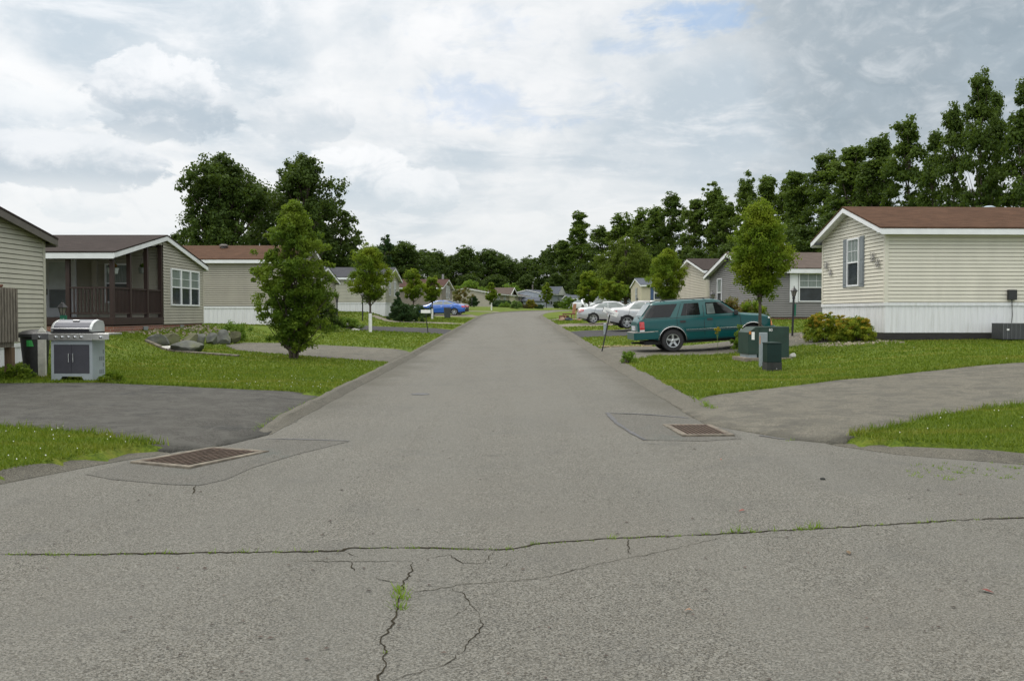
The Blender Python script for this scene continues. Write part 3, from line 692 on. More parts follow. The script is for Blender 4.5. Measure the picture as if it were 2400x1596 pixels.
def house(name, label, X, Yn, Wd, L, side, zg, zb, ze, rise, sm, rm, rot=0., og=.3, oe=.3, skirt='white', course=.102, open_near=None, gclip=None, wall_parts=True, group='manufactured homes along the street', cat='house', band=True, trim=None, fh=.14, zlow=None, skirt_bot=None):
    trim = trim or M_white
    t = thing(name, (X, Yn, zg), R_(rot), label, cat, group); zb, ze = zb-zg, ze-zg
    S = side; ux = Vector((S, 0, 0)); uy = Vector((0, 1, 0)); road = -ux
    O = Vector((0, 0, 0))
    w = MB()
    # gable facing the street, gable at the back, near and far long walls
    siding(w, O, uy, road, Wd, zb, ze, course, gable=(Wd, rise), clip=gclip)
    siding(w, ux*L, uy, ux, Wd, zb, ze, course, gable=(Wd, rise))
    if not open_near: siding(w, O, ux, -uy, L, zb, ze, course)
    siding(w, uy*Wd, ux, uy, L, zb, ze, course)
    w.build('wall', sm, t)
    for (x, y) in ((0, 0), (0, Wd), (L, 0), (L, Wd)):
        if open_near and y == 0: continue
        c = MB(); c.bx(S*(x-.03) if x == 0 else S*(x-.06), S*(x+.08) if x == 0 else S*(x+.03), y-.03 if y == 0 else y-.08, y+.08 if y == 0 else y+.03, zb-.02, ze-.02)
        c.build('corner_trim', sm, t)
    # inner block so no light passes
    k = MB()
    if not open_near:
        n = .06; k.add([(S*n, n, zb), (S*(L-n), n, zb), (S*(L-n), Wd-n, zb), (S*n, Wd-n, zb), (S*n, n, ze), (S*(L-n), n, ze), (S*(L-n), Wd-n, ze), (S*n, Wd-n, ze)], [(0, 1, 2, 3), (4, 5, 6, 7), (0, 1, 5, 4), (1, 2, 6, 5), (2, 3, 7, 6), (3, 0, 4, 7)])
        k.build('inner_wall', sm, t)
    # skirt
    sk = MB(); zl = zlow if zlow is not None else -.25
    if skirt == 'white':
        def rib(p0, d, out, LL):
            n = int(LL/.2); 
            for i in range(n):
                s0, s1 = LL*i/n, LL*(i+1)/n; a = s0+(s1-s0)*.18
                P = lambda s, z, o: p0+d*s+ZV*z+out*o
                sk.quad(P(s0, zl, .000), P(a, zl, .016), P(a, zb-.09, .016), P(s0, zb-.09, .000)); sk.quad(P(a, zl, .016), P(s1, zl, .004), P(s1, zb-.09, .004), P(a, zb-.09, .016))
        if not open_near: rib(O, ux, -uy, L)
        rib(O, uy, road, Wd)
        if band:
            sk.bx(S*-.04, S*0, -.04, Wd+.04, zb-.1, zb-.006); sk.bx(0, S*L, -.04, 0, zb-.1, zb-.004)
        sk.build('skirting', M_skirt, t)
    else:
        sk.bx(S*.03, S*(L-.03), .03, Wd-.03, zl, zb-.004); sk.build('brick_base', M_brick, t)
    # roof
    r = MB(); th = .10; m = Wd/2; u0, u1 = -og, L+og
    zs = lambda y: ze+rise*(1-abs(y-m)/m)+.02
    for (ya, yb) in ((-oe, m), (m, Wd+oe)):
        za, zb_ = zs(ya)+th, zs(yb)+th
        r.quad((S*u0, ya, za), (S*u1, ya, za), (S*u1, yb, zb_), (S*u0, yb, zb_))
        r.quad((S*u0, ya, za-.045), (S*u1, ya, za-.045), (S*u1, yb, zb_-.045), (S*u0, yb, zb_-.045))
    for y in (-oe, Wd+oe):
        z = zs(y)+th; r.quad((S*u0, y, z-.045), (S*u1, y, z-.045), (S*u1, y, z), (S*u0, y, z))
    for u in (u0, u1):
        for (ya, yb) in ((-oe, m), (m, Wd+oe)):
            r.quad((S*u, ya, zs(ya)+th), (S*u, yb, zs(yb)+th), (S*u, yb, zs(yb)+th-.045), (S*u, ya, zs(ya)+th-.045))
    ro = r.build('roof', rm, t)
    for u in (u0+.012, u1-.012):
        for (ya, yb) in ((-oe+.0, m), (m, Wd+oe)):
            za, zc = zs(ya)+th-.048, zs(yb)+th-.048
            a, b_ = (u, u+.03) if u < 1 else (u-.03, u)
            f = MB(); f.add([(S*a, ya, za-fh), (S*b_, ya, za-fh), (S*b_, yb, zc-fh), (S*a, yb, zc-fh), (S*a, ya, za), (S*b_, ya, za), (S*b_, yb, zc), (S*a, yb, zc)], [(0, 1, 2, 3), (4, 5, 6, 7), (0, 1, 5, 4), (1, 2, 6, 5), (2, 3, 7, 6), (3, 0, 4, 7)]); f.build('rake_board', trim, t)
    for y in (-oe+.012, Wd+oe-.042): f = MB(); z = zs(-oe)+th-.048; f.bx(S*(u0+.045), S*(u1-.045), y, y+.03, z-fh-.02, z); f.build('fascia', trim, t)
    f = MB()
    for (ya, yb) in ((-oe+.05, m), (m, Wd+oe-.05)):
        for (ua, ub) in ((u0+.05, .0), (L, u1-.05)):
            f.quad((S*ua, ya, zs(ya)-.03), (S*ub, ya, zs(ya)-.03), (S*ub, yb, zs(yb)-.03), (S*ua, yb, zs(yb)-.03))
    ev = zs(-oe)-.06
    f.quad((S*u0, -oe+.04, ev), (S*u1, -oe+.04, ev), (S*u1, 0, ev), (S*u0, 0, ev)); f.quad((S*u0, Wd+oe-.04, ev), (S*u1, Wd+oe-.04, ev), (S*u1, Wd, ev), (S*u0, Wd, ev))
    f.quad((S*(u0+.05), -oe+.05, ev), (S*(u0+.05), 0, ev), (S*(u0+.05), 0, zs(0)-.03), (S*(u0+.05), -oe+.05, zs(-oe)-.03))
    f.build('soffit', trim, t)
    return t
M_skirt = mat('white_skirt', (.66, .665, .675), .5, .05, 2, dirt=((.42, .42, .38), 1.5, .4), streak=(6, 6, .5))
S_cream = siding_mat('siding_cream', (.60, .572, .485)); S_greige = siding_mat('siding_greige', (.345, .325, .265)); S_olive = siding_mat('siding_olive', (.43, .41, .34))
S_sage = siding_mat('siding_sage', (.36, .335, .275)); S_gray = siding_mat('siding_gray', (.215, .208, .20)); S_tan = siding_mat('siding_tan', (.46, .425, .345)); S_beige2 = siding_mat('siding_beige2', (.38, .35, .28))
S_blue = siding_mat('siding_blue', (.36, .40, .46)); S_taupe = siding_mat('siding_taupe', (.27, .235, .195)); S_yell = siding_mat('siding_pale', (.50, .46, .34)); S_pine = siding_mat('siding_light_sage', (.42, .41, .33))
M_greytrim = mat('grey_trim', (.105, .092, .080), .6, .08, 4)
M_shutter_gray = mat('shutter_gray', (.17, .19, .205), .5, .08, 4); M_shutter_blue = mat('shutter_blue', (.035, .075, .17), .5, .08, 4); M_shutter_dark = mat('shutter_dark', (.07, .075, .08), .5, .1, 4)
M_redwood = mat('porch_brown', (.030, .014, .011), .6, .25, 5, streak=(8, 8, .8))
M_oldwood = mat('weathered_wood', (.165, .145, .115), .9, .4, 5, bump=.5, streak=(8, 8, .8)); M_postwood = mat('brown_post', (.13, .085, .05), .85, .3, 5, streak=(8, 8, .8))
X_ = Vector((1, 0, 0)); Y_ = Vector((0, 1, 0))
# --- A: near left, gable towards the street, weathered deck
hA = house('mobile_home', 'pale olive sided home cut off by the left edge with grey gable trim', -11.4, 12.4, 10.5, 16, -1, .45, .98, 3.42, .97, S_olive, M_roof_dark, og=.26, oe=.22, trim=M_greytrim, fh=.16, skirt='white', course=.112)
# --- B: home with recessed brown porch
B_X, B_Y, B_zg = -12.12, 28.6, .95
hB = house('porch_home', 'greige home with dark brown railed corner porch and triple window', B_X, B_Y, 8.2, 17, -1, B_zg, 1.27, 3.46, .80, S_greige, M_roof_dark, og=.16, oe=.28, skirt='brick', open_near=True, fh=.15,
           gclip=lambda z: (4.05, 99) if z < 3.50-B_zg else (4.05-max(0, min(4.05, (z-(3.50-B_zg))/.13))*0 if z > 4.03-B_zg else 4.05, 99))
def dress_B():
    t = hB; zg = B_zg; Z = lambda z: z-zg
    w = MB()
    # small wedge of siding between porch opening and rake
    z = Z(3.40)
    while z < Z(4.26):
        lo = max(0, (z-Z(3.46))/.80*4.1); hi = min(4.05, (z-Z(3.50))/.13)
        if hi > lo+.05:
            w.quad(Vector((.020, lo, z)), Vector((.020, hi, z)), Vector((.003, min(4.05, hi+.5) if z+.1 < Z(4.03) else 4.05, z+.102)), Vector((.003, min(4.05, lo+.5), z+.102)))
        z += .102
    w.build('gable_siding', S_greige, t)
    # back wall of porch and inner end wall
    w = MB(); siding(w, Vector((0, 4.1, 0)), -X_, -Y_, 17, Z(1.5), Z(3.95), .102); w.build('porch_wall', S_greige, t)
    w = MB(); w.bx(-.02, -16.9, 4.12, 8.18, Z(1.27), Z(3.46)); w.build('inner_wall', S_greige, t)
    w = MB(); siding(w, Vector((-7.2, 0, 0)), Y_, X_, 4.1, Z(1.5), Z(3.6), .102); siding(w, Vector((-7.2, 0, 0)), -X_, -Y_, 9.8, Z(1.3), Z(3.46), .102); w.build('end_wall', S_greige, t)
    f = MB(); f.bx(.01, -7.2, -.01, 4.1, Z(1.30), Z(1.52)); f.build('porch_floor', M_redwood, t, bevel=.005)
    # white beam under the eave
    b = MB(); b.bx(.0, -7.2, -.02, .12, Z(3.36), Z(3.53)); b.build('porch_beam', M_beam, t)
    for (x, y) in ((-.08, .08), (-1.42, .08), (-.08, 1.35), (-.08, 2.75), (-.08, 4.0)):
        p = MB(); top = 3.36 if y < .5 else 3.46+.13*y*.99
        p.bx(x-.06, x+.06, y-.06, y+.06, Z(1.521), Z(top)+(.05 if y > .5 else 0)); p.build('porch_post', M_redwood, t)
    def rail(a, b_, n):
        r = MB(); a = Vector(a); b_ = Vector(b_)
        for z, h in ((Z(2.44), .05), (Z(1.66), .05)): r.beam(a+ZV*z, b_+ZV*z, .07, h)
        for i in range(1, n):
            p = a+(b_-a)*i/n; r.box(p+ZV*((Z(2.42)+Z(1.68))/2), (.035, .035, Z(2.42)-Z(1.68)))
        r.build('railing', M_redwood, t)
    rail((-.14, .08, 0), (-1.36, .08, 0), 11); rail((-.08, .14, 0), (-.08, 1.29, 0), 11); rail((-.08, 1.41, 0), (-.08, 2.69, 0), 12); rail((-.08, 2.81, 0), (-.08, 3.94, 0), 11)
    # door and porch window
    d = MB(); px0, px1 = -4.08, -3.02
    d.bx(px0, px1, 3.99, 4.08, Z(1.53), Z(3.52)); dd = d.build('door', M_white, t)
    g = MB(); g.bx(px0+.16, px1-.16, 3.97, 3.985, Z(2.52), Z(3.42)); g.build('upper_panel', mat('door_glass_pale', (.55, .60, .60), .15, .1, 3), dd)
    g = MB(); g.bx(px0+.16, px1-.16, 3.97, 3.985, Z(1.85), Z(2.48)); g.build('lower_glass', mat('door_glass_dark', (.10, .125, .14), .15, .1, 3), dd)
    g = MB(); g.bx(px0+.05, px0+.09, 3.94, 3.988, Z(2.3), Z(2.5)); g.build('handle', M_blackmetal, dd)
    tr = MB(); tr.bx(-2.45, -2.28, 3.98, 4.07, Z(1.53), Z(3.5)); tr.build('trim_strip', S_sage, t)
    window(t, Vector((-2.02, 4.08, Z(2.02))), X_, -Y_, .86, 1.36, 1, (1, 1))
    # gable triple window
    window(t, Vector((.0, 4.72, Z(1.93))), Y_, X_, 2.98, 1.33, 3, (1, 2))
    # wall lamp plate
    g = MB(); g.bx(-4.75, -4.38, 3.99, 4.07, Z(2.95), Z(3.25)); g.build('lamp_plate', S_sage, t)
    g = MB(); g.lathe([(.02, -.1), (.06, -.08), (.07, .05), (.02, .1)], 10, (-4.55, 3.92, Z(3.1))); g.build('porch_light', M_blackmetal, t)
    # brick vents
    for y in (2.3, 5.7):
        v = MB(); v.bx(-.02, .012, y, y+.36, Z(1.08), Z(1.23)); v.build('brick_vent', mat('vent_grey', (.2, .22, .22), .6), t)
M_beam = mat('porch_beam_paint', (.36, .37, .35), .5, .05, 3)
dress_B()
def hang_basket(x, y, z, label, flowers):
    t = thing('hanging_basket', (x, y, z), 0, label, 'hanging basket', 'hanging baskets on the porch')
    b = MB(); b.lathe([(.08, 0), (.14, .02), (.17, .18), (.18, .2)], 12); b.build('pot', mat('grey_pot', (.25, .27, .26), .6), t)
    b = MB()
    for k in range(3): a = k*2.1; b.tube([(.16*math.cos(a), .16*math.sin(a), .19), (0, 0, .75)], .005, 4)
    b.build('hanger', M_blackmetal, t)
    leaves('plant', t, [(0, 0, .27)], .10, 260, .05, flowers, flat=.6)
    return t
rgN = np.random.default_rng(11)
LEAFN, LEAFS = 1.6, 1.28
def leaf_arrays(C, sig, n, size, flat=.8, rg=None, up=.35, aspect=.72):
    """n leaf quads round every centre in C"""
    rg = rg or rgN; C = np.asarray(C, float); K = len(C); n = int(n*LEAFN); size = size*LEAFS; sig = np.broadcast_to(np.asarray(sig, float).reshape(-1), (K,)) if np.ndim(sig) else np.full(K, sig)
    N = K*n; c = np.repeat(C, n, 0); s = np.repeat(sig, n)[:, None]
    d = rg.normal(0, 1, (N, 3)); d /= np.linalg.norm(d, axis=1)[:, None]+1e-9; rad = rg.uniform(.12, 1.3, (N, 1))**.7
    off = d*rad*s; off[:, 2] *= flat; p = c+off
    nrm = d*.8+rg.normal(0, .6, (N, 3)); nrm[:, 2] += up; nrm /= np.linalg.norm(nrm, axis=1)[:, None]+1e-9
    a = np.cross(nrm, rg.normal(0, 1, (N, 3))); a /= np.linalg.norm(a, axis=1)[:, None]+1e-9; b = np.cross(nrm, a)
    sz = size*rg.uniform(.55, 1.3, (N, 1)); a = a*sz*.5; b = b*sz*.5*aspect
    bend = nrm*sz*.12
    V = np.stack([p-a, p-b+bend, p+a, p+b+bend], 1).reshape(-1, 3)
    return V
def leaves(name, par, C, sig, n, size, m, flat=.8, rg=None, up=.35):
    V = leaf_arrays(C, sig, n, size, flat, rg, up); me = fast_mesh(name, V, np.arange(len(V)).reshape(-1, 4), m); return mesh_obj(name, me, par)
hang_basket(-12.35, 29.1, 2.86, 'grey hanging basket with reddish flowers under the porch eave', leafmat('leaf_redflower', (.22, .05, .02), (.09, .10, .02), (.2, .06, .02)))
hang_basket(-12.5, 31.9, 3.0, 'grey hanging basket with dark trailing leaves deep in the porch', L_shrubby)
EG[0] = .032
# --- H3: long grey-beige wall, brown roof
h3 = house('mobile_home', 'long grey beige home with brown roof and white skirting behind the big pear tree', -10.3, 45, 5.0, 20, -1, 1.0, 2.0, 4.22, .74, S_sage, M_roof_brown, og=.3, oe=.3)
h3b = house('mobile_home', 'home behind the big pear tree showing only a narrow gable', -11.7, 54.6, 7.6, 14, -1, 1.3, 2.0, 3.68, .75, S_sage, M_roof_grey, og=.3, oe=.3)
window(h3b, Vector((0, 2.2, 1.3)), Y_, X_, .9, 1.2, 1, (1, 1))
h4 = house('mobile_home', 'light sage home with slate grey roof and white skirting behind the white guarded tree', -9.05, 67, 8.2, 19, -1, 1.72, 2.45, 4.2, .82, S_pine, M_roof_grey, og=.28, oe=.28)
window(h4, Vector((0, 2.0, 1.25)), Y_, X_, .8, 1.15, 1, (1, 1)); window(h4, Vector((0, 5.0, 1.25)), Y_, X_, .8, 1.15, 1, (1, 1))
h5 = house('mobile_home', 'taupe home with reddish roof behind the parked blue car', -7.55, 100, 8.4, 17, -1, 1.75, 2.4, 4.42, .92, S_taupe, M_roof_red, rot=-4, og=.3, oe=.3)
for y in (3.7, 5.6): window(h5, Vector((0, y, 1.55)), Y_, X_, 1.0, 1.45, 1, (3, 2))
h6 = house('mobile_home', 'beige home with low wide gable and shuttered windows at the bend', -2.9, 145, 8.8, 27, 1, 2.0, 2.35, 4.75, .80, S_beige2, M_roof_taupe, rot=77.5, og=.3, oe=.4)
for u, w_, c in ((2.4, 1.6, 1), (7.2, 1.1, 1), (11.7, 2.6, 2), (22.4, 1.6, 1)): window(h6, Vector((u, 0, .85)), X_, -Y_, w_, 1.55, c, (2, 1), shutter=M_shutter_gray if c == 2 or u > 20 or u < 5 else None)
def dress_6():
    b = MB(); b.add([(10.6, -.02, 2.72), (15.6, -.02, 2.72), (13.1, -.02, 3.75)], [(0, 1, 2)]); b.bx(10.9, 15.3, -.12, -.02, .35, 2.7); b.build('bay_front', S_yell, h6)
    for a, c in (((10.3, -.5, 2.62), (13.1, -.5, 3.9)), ((15.9, -.5, 2.62), (13.1, -.5, 3.9))):
        b = MB(); b.beam(a, c, .08, .2); b.build('rake_board', M_white, h6)
        b = MB(); b.quad((a[0], -.5, a[2]+.12), (c[0], -.5, c[2]+.12), (13.1, 3.2, 4.0), (a[0], 1.0, a[2]+.12)); b.build('dormer_roof', M_roof_taupe, h6)
    b = MB(); b.bx(18.6, 19.5, -.06, -.01, .4, 2.4); b.build('door', M_shutter_dark, h6)
dress_6()
h7 = house('mobile_home', 'pale blue home with white gable and small shed beyond the bend', 5.4, 172, 5.6, 17, 1, 2.2, 2.95, 5.35, .62, S_blue, M_roof_slate, rot=69, og=.2, oe=.3)
for u, w_, c in ((5, 1.2, 1), (10, 2.2, 2)): window(h7, Vector((u, 0, 1.1)), X_, -Y_, w_, 1.5, c, (2, 1), shutter=M_shutter_dark)
def dress_7():
    b = MB(); b.add([(9.0, -.3, 3.1), (13.6, -.3, 3.1), (11.3, -.3, 4.5)], [(0, 1, 2)]); b.add([(8.8, -.34, 3.1), (9.1, -.34, 3.1), (11.3, -.34, 4.45), (13.5, -.34, 3.1), (13.8, -.34, 3.1), (11.3, -.34, 4.75)], [(0, 1, 2, 5), (2, 3, 4, 5)]); b.build('front_gable', M_white, h7)
    b = MB(); b.quad((8.8, -.3, 3.15), (11.3, -.3, 4.7), (11.3, 2.6, 4.7), (8.8, 1., 3.15)); b.quad((13.8, -.3, 3.15), (11.3, -.3, 4.7), (11.3, 2.6, 4.7), (13.8, 1., 3.15)); b.build('dormer_roof', M_roof_slate, h7)
    b = MB(); b.tube([(3, 2.8, 3.5), (3, 2.8, 4.9)], .16, 8); b.build('chimney_pipe', M_greytrim, h7)
dress_7()
t = thing('garden_shed', (1.9, 164, 2.15), R_(-4), 'low pale grey shed with slate lean-to roof beside the pale blue home', 'shed')
b = MB(); siding(b, Vector((0, 0, 0)), X_, -Y_, 3.6, 0, 1.6, .12); siding(b, Vector((3.6, 0, 0)), Y_, X_, 3, 0, 1.6, .12); siding(b, Vector((0, 0, 0)), Y_, -X_, 3, 0, 1.6, .12); b.build('wall', S_blue, t)
b = MB(); b.add([(-.25, -.3, 1.6), (3.85, -.3, 1.6), (3.85, 3.2, 2.3), (-.25, 3.2, 2.3), (-.25, -.3, 1.72), (3.85, -.3, 1.72), (3.85, 3.2, 2.42), (-.25, 3.2, 2.42)], [(0, 1, 2, 3), (4, 5, 6, 7), (0, 1, 5, 4), (1, 2, 6, 5), (2, 3, 7, 6), (3, 0, 4, 7)]); b.build('roof', M_roof_slate, t)
window(t, Vector((1.7, 0, .7)), X_, -Y_, .7, .6, 1, (1, 1), rail=False)
h8 = house('mobile_home', 'small whitish home half hidden by bushes right of the bend', 10.2, 165, 6., 12, 1, 2.1, 2.7, 4.3, .55, S_blue, M_roof_slate, rot=8, og=.3, oe=.3)
window(h8, Vector((1.5, 0, 1.0)), X_, -Y_, 1.2, 1.2, 1, (2, 1)); window(h8, Vector((5.5, 0, 1.0)), X_, -Y_, 1.2, 1.2, 1, (2, 1))
h9 = house('mobile_home', 'white home with bright blue shutters behind the young maple on the right', 13.2, 96, 8., 16, 1, 1.9, 2.55, 4.55, .75, S_yell, M_roof_slate, og=.15, oe=.3)
window(h9, Vector((1.3, 0, 1.15)), X_, -Y_, 1.1, 1.35, 1, (2, 2), shutter=M_shutter_blue); window(h9, Vector((0, 3.2, 1.15)), Y_, -X_, .8, 1.3, 1, (1, 1), shutter=M_shutter_dark)
h10 = house('mobile_home', 'cream home with dark brown roof left of the grey home', 11.65, 56.2, 8.4, 16, 1, 1.6, 1.9, 4.2, .86, S_tan, M_roof_dark, rot=2, og=.3, oe=.3)
b = MB(); b.tube([(2.2, 3.4, 3.2), (2.2, 3.4, 3.95)], .05, 8); b.build('vent_pipe', M_white, h10)
h11 = house('mobile_home', 'grey home with taupe roof, white shutters and brick base', 11.5, 44.2, 8.4, 16, 1, 1.28, 1.47, 3.74, .94, S_gray, M_roof_taupe, rot=2.8, og=.32, oe=.32, skirt='brick', fh=.18)
window(h11, Vector((2.0, 0, .92)), X_, -Y_, 1.72, 1.36, 1, (4, 2), shutter=None); window(h11, Vector((3.85, 0, .92)), X_, -Y_, 1.72, 1.36, 1, (4, 2)); window(h11, Vector((0, 5.9, .75)), Y_, -X_, .9, 1.5, 1, (1, 1))
b = MB(); b.bx(1.58, 1.97, -.045, -.001, .9, 2.3); b.bx(1.64, 1.91, -.056, -.045, .98, 1.55); b.bx(1.64, 1.91, -.056, -.045, 1.65, 2.22); b.build('shutter', M_white, h11)
EG[0] = .019
# --- right: cream home with white skirting
hR = house('mobile_home', 'cream home with brown roof, white skirting and grey shuttered window on the right', 11.12, 28.0, 5.05, 19, 1, .72, 1.98, 4.19, .80, S_cream, M_roof_brown, rot=2.2, og=.33, oe=.36, course=.113, zlow=.36, fh=.15)
def dress_R():
    t = hR; Z = lambda z: z-.72
    window(t, Vector((0, 1.85, Z(2.52))), Y_, -X_, .95, 1.55, 1, (3, 2), shutter=M_shutter_gray, lowmun=False)
    b = MB(); b.bx(-.03, 19, -.03, .08, Z(.88), Z(1.06)); b.bx(-.03, .08, .08, 5.0, Z(.88), Z(1.06)); b.build('sill_beam', mat('creosote_beam', (.022, .020, .019), .85, .3, 5, streak=(1, 1, 6)), t)
    b = MB()
    for i in range(30):
        if i % 7 == 5: continue
        b.bx(i*.62+.01, i*.62+.60, 0, .1, Z(.60), Z(.88))
    for i in range(8): b.bx(.0, .1, .14+i*.62, .14+i*.62+.58, Z(.60), Z(.88))
    b.build('block_foundation', mat('dark_block', (.085, .08, .07), .95, .4, 3), t)
    b = MB(); b.bx(3.7, 3.95, -.12, -.02, Z(2.06), Z(2.36)); b.build('electric_box', M_black, t)
    b = MB(); b.tube([(3.83, -.06, Z(2.06)), (3.84, -.07, Z(1.6)), (3.81, -.08, Z(1.25))], .012, 6); b.build('conduit', M_black, t)
    v = MB(); v.lathe([(.12, 0), (.12, .14), (.2, .15), (.21, .2), (.1, .25)], 14, (4.9, 3.2, Z(4.98))); v.build('roof_vent', mat('vent_blue_grey', (.30, .36, .42), .5), t)
    m = mat('wall_ornament_metal', (.30, .29, .28), .5, .2, 8)
    def fly(y, z, s):
        b = MB(); M2 = M_v
        for sg in (-1, 1):
            for (dy, dz, r) in ((.10, .08, .085), (.08, -.07, .06)):
                pts = [(-.05-.03*abs(math.sin(a)), y+sg*dy*s+math.cos(a)*r*s, z+dz*s+math.sin(a)*r*s) for a in [k*math.pi/5 for k in range(11)]]
                b.tube(pts, .009, 5, cap=False)
                b.tube([(-.045, y, z), (-.06, y+sg*(dy+.04)*s, z+dz*1.3*s)], .008, 5)
        b.tube([(-.05, y, z-.11*s), (-.05, y, z+.12*s)], .014, 6)
        b.build('butterfly_ornament', m, t)
    fly(.78, Z(3.36), .95); fly(.42, Z(3.16), .85); fly(4.6, Z(3.3), .9); fly(4.2, Z(3.05), .75)
M_v = None
dress_R()
for h, u, v, z, m in ((h3, 1.9+2.2, 2.0, 3.86, 'roof_vent'), (h4, 6.3, 3.3, 3.1, 'roof_vent')):
    b = MB(); b.lathe([(.13, 0), (.13, .12), (.22, .13), (.22, .2), (.12, .24)], 12, (-u, v, z)); b.build('roof_vent', M_white if h is h4 else M_greytrim, h)
b = MB(); b.tube([(0-.4, 4.2, 3.4), (-.4, 4.2, 4.25)], .12, 8); b.build('chimney_pipe', mat('pipe_grey', (.25, .25, .26), .5), h5)
# deck of home A
def deck():
    x0, Yf = -9.97, 18.9; t = thing('wooden_deck', (x0, Yf, .35), 0, 'weathered wooden deck with close picket railing at the left edge', 'deck'); Z = lambda z: z-.35
    f = MB(); f.bx(-1.4, 0, -3.6, 0, Z(1.14), Z(1.2)); f.bx(-1.4, -.04, -3.6, -.04, Z(.98), Z(1.14)); f.build('floor', M_oldwood, t)
    p = MB(); n = 34
    for i in range(n):
        y = -3.56+3.5*i/(n-1); p.bx(-.02, .045, y-.028, y+.028, Z(1.09), Z(2.16)-.012*(i % 3 == 0))
    for i in range(9): x = -.16-.14*i; p.bx(x-.028, x+.028, -.02, .045, Z(1.09), Z(2.15))
    p.build('railing', M_oldwood, t)
    r = MB(); r.bx(-.06, -.021, -3.6, -.03, Z(2.0), Z(2.09)); r.bx(-.06, -.021, -3.6, -.03, Z(1.22), Z(1.31)); r.bx(-1.4, -.07, -.06, -.021, Z(2.0), Z(2.09)); r.build('rail', M_postwood, t)
    for (x, y) in ((-.1, -.1), (-1.3, -.1), (-.1, -3.4), (-.1, -1.8)): l = MB(); l.bx(x-.07, x+.07, y-.07, y+.07, Z(.2), Z(.975)); l.build('leg', M_postwood, t)
    return t
deck()
b = MB(); b.lathe([(.09, 0), (.11, .03), (.11, .055), (.04, .06)], 14); o = b.build('terracotta_saucer', mat('terracotta', (.16, .07, .045), .8)); o.location = (-10.06, 18.35, 2.16); tag(o, 'small terracotta dish resting on the weathered deck railing', 'saucer')
# ================================================================== TREES
def crown_pts(rg, h0, h1, R, n, prof, seed, jit=.45, inner=.35):
    """clump centres through a crown from h0 to h1; prof(t) gives relative radius"""
    t = rg.uniform(0, 1, n*3); w = np.array([prof(x) for x in t]); keep = rg.uniform(0, 1, n*3) < (w/w.max())**1.4; t = t[keep][:n]; n = len(t)
    th = rg.uniform(0, 2*np.pi, n); ph = rg.uniform(0, 6.28, 4)
    mod = 1+.20*np.sin(2*th+ph[0]+t*5)+.16*np.sin(3*th+ph[1]-t*9)+.12*np.sin(5*th+ph[2]+t*14)+rg.normal(0, .10, n)
    r = R*np.array([prof(x) for x in t])*mod*(inner+(1-inner)*rg.uniform(0, 1, n)**.5)
    z = h0+(h1-h0)*t+rg.normal(0, .02*(h1-h0), n)
    return np.c_[r*np.cos(th), r*np.sin(th), z]
def lobe_pts(rg, h0, h1, R, n, prof, nl):
    out = []; per = max(4, n//nl)
    for i in range(nl):
        t = (i+rg.uniform(.1, .9))/nl; a = i*2.4+rg.uniform(-.6, .6); p = prof(t); o = R*p*rg.uniform(.25, .62); rr = R*(.30+.30*p)*rg.uniform(.65, 1.1)
        if t > .86: o *= .3
        d = rg.normal(0, 1, (per, 3)); d /= np.linalg.norm(d, axis=1)[:, None]; d[:, 2] = np.where(d[:, 2] < -.3, -d[:, 2]*.6, d[:, 2])
        q = d*(rr*rg.uniform(.35, 1., (per, 1))**.6); q[:, 2] *= 1.25
        zc = h0+(h1-h0)*t-(rr*.7 if t > .8 else 0)
        out.append(q+np.array([o*math.cos(a), o*math.sin(a), zc]))
    return np.vstack(out)
def tree(name, label, loc, h, crown0, R, prof, nc, sig, npl, ls, lm, seed, trunk_r=.06, cat='tree', group=None, guard=None, stems=1, limbs=14, lean=0., flat=.8, bark=None, up=.35, inner=.35, extra=None, lobes=0):
    rg = np.random.default_rng(seed); t = thing(name, loc, 0, label, cat, group)
    C = crown_pts(rg, crown0+sig*.4, h-sig*.9, R-sig*.55, nc, prof, seed, inner=inner) if not lobes else lobe_pts(rg, crown0+sig, h-sig, R-sig*.3, nc, prof, lobes)
    if lobes and group == GP: C = np.vstack([C[::2], crown_pts(rg, crown0+sig, h-sig, R*.80, nc//2, prof, seed, inner=.3)])
    if extra is not None: C = np.vstack([C, np.array(extra)])
    C[:, 0] += lean*(C[:, 2]/h)**2
    s = sig*rg.uniform(.5, 1.45, len(C)); V = leaf_arrays(C, s, npl, ls, flat, rg, up)
    me = fast_mesh('crown', V, np.arange(len(V)).reshape(-1, 4), lm); mesh_obj('crown', me, t)
    b = MB()
    for k in range(stems):
        a = 6.28*k/max(1, stems)+seed; o = trunk_r*1.6*(stems > 1); sp = .22*R*(stems > 1)
        P = [(o*math.cos(a), o*math.sin(a), -.1), (o*1.5*math.cos(a), o*1.5*math.sin(a), crown0*.7+.1), ((o+sp)*math.cos(a)+lean*.2, (o+sp)*math.sin(a), crown0+(h-crown0)*.45), ((o+sp*.6)*math.cos(a)+lean*.8, (o+sp*.6)*math.sin(a), h*.92)]
        tr = trunk_r/(1+.5*(stems > 1)); b.tube(P, [tr*1.25, tr, tr*.55, tr*.12], 8)
    idx = rg.choice(len(C), min(limbs, len(C)), replace=False)
    for i in idx:
        c = C[i]; z0 = max(crown0*.95, c[2]-.55*math.hypot(c[0], c[1])-.12*h); f = (z0/h)**2*lean
        b.tube([(f, 0, z0), ((c[0]+f)*.45, c[1]*.45, z0+(c[2]-z0)*.35), tuple(c)], [trunk_r*.45, trunk_r*.3, trunk_r*.08], 5, cap=False)
    b.build('trunk', bark or M_bark, t, smooth=True)
    if guard: g = MB(); g.tube([(0, 0, -.02), (0, 0, guard)], trunk_r*1.45+.012, 10, cap=False); g.build('trunk_guard', M_whitepaint, t, smooth=True)
    return t
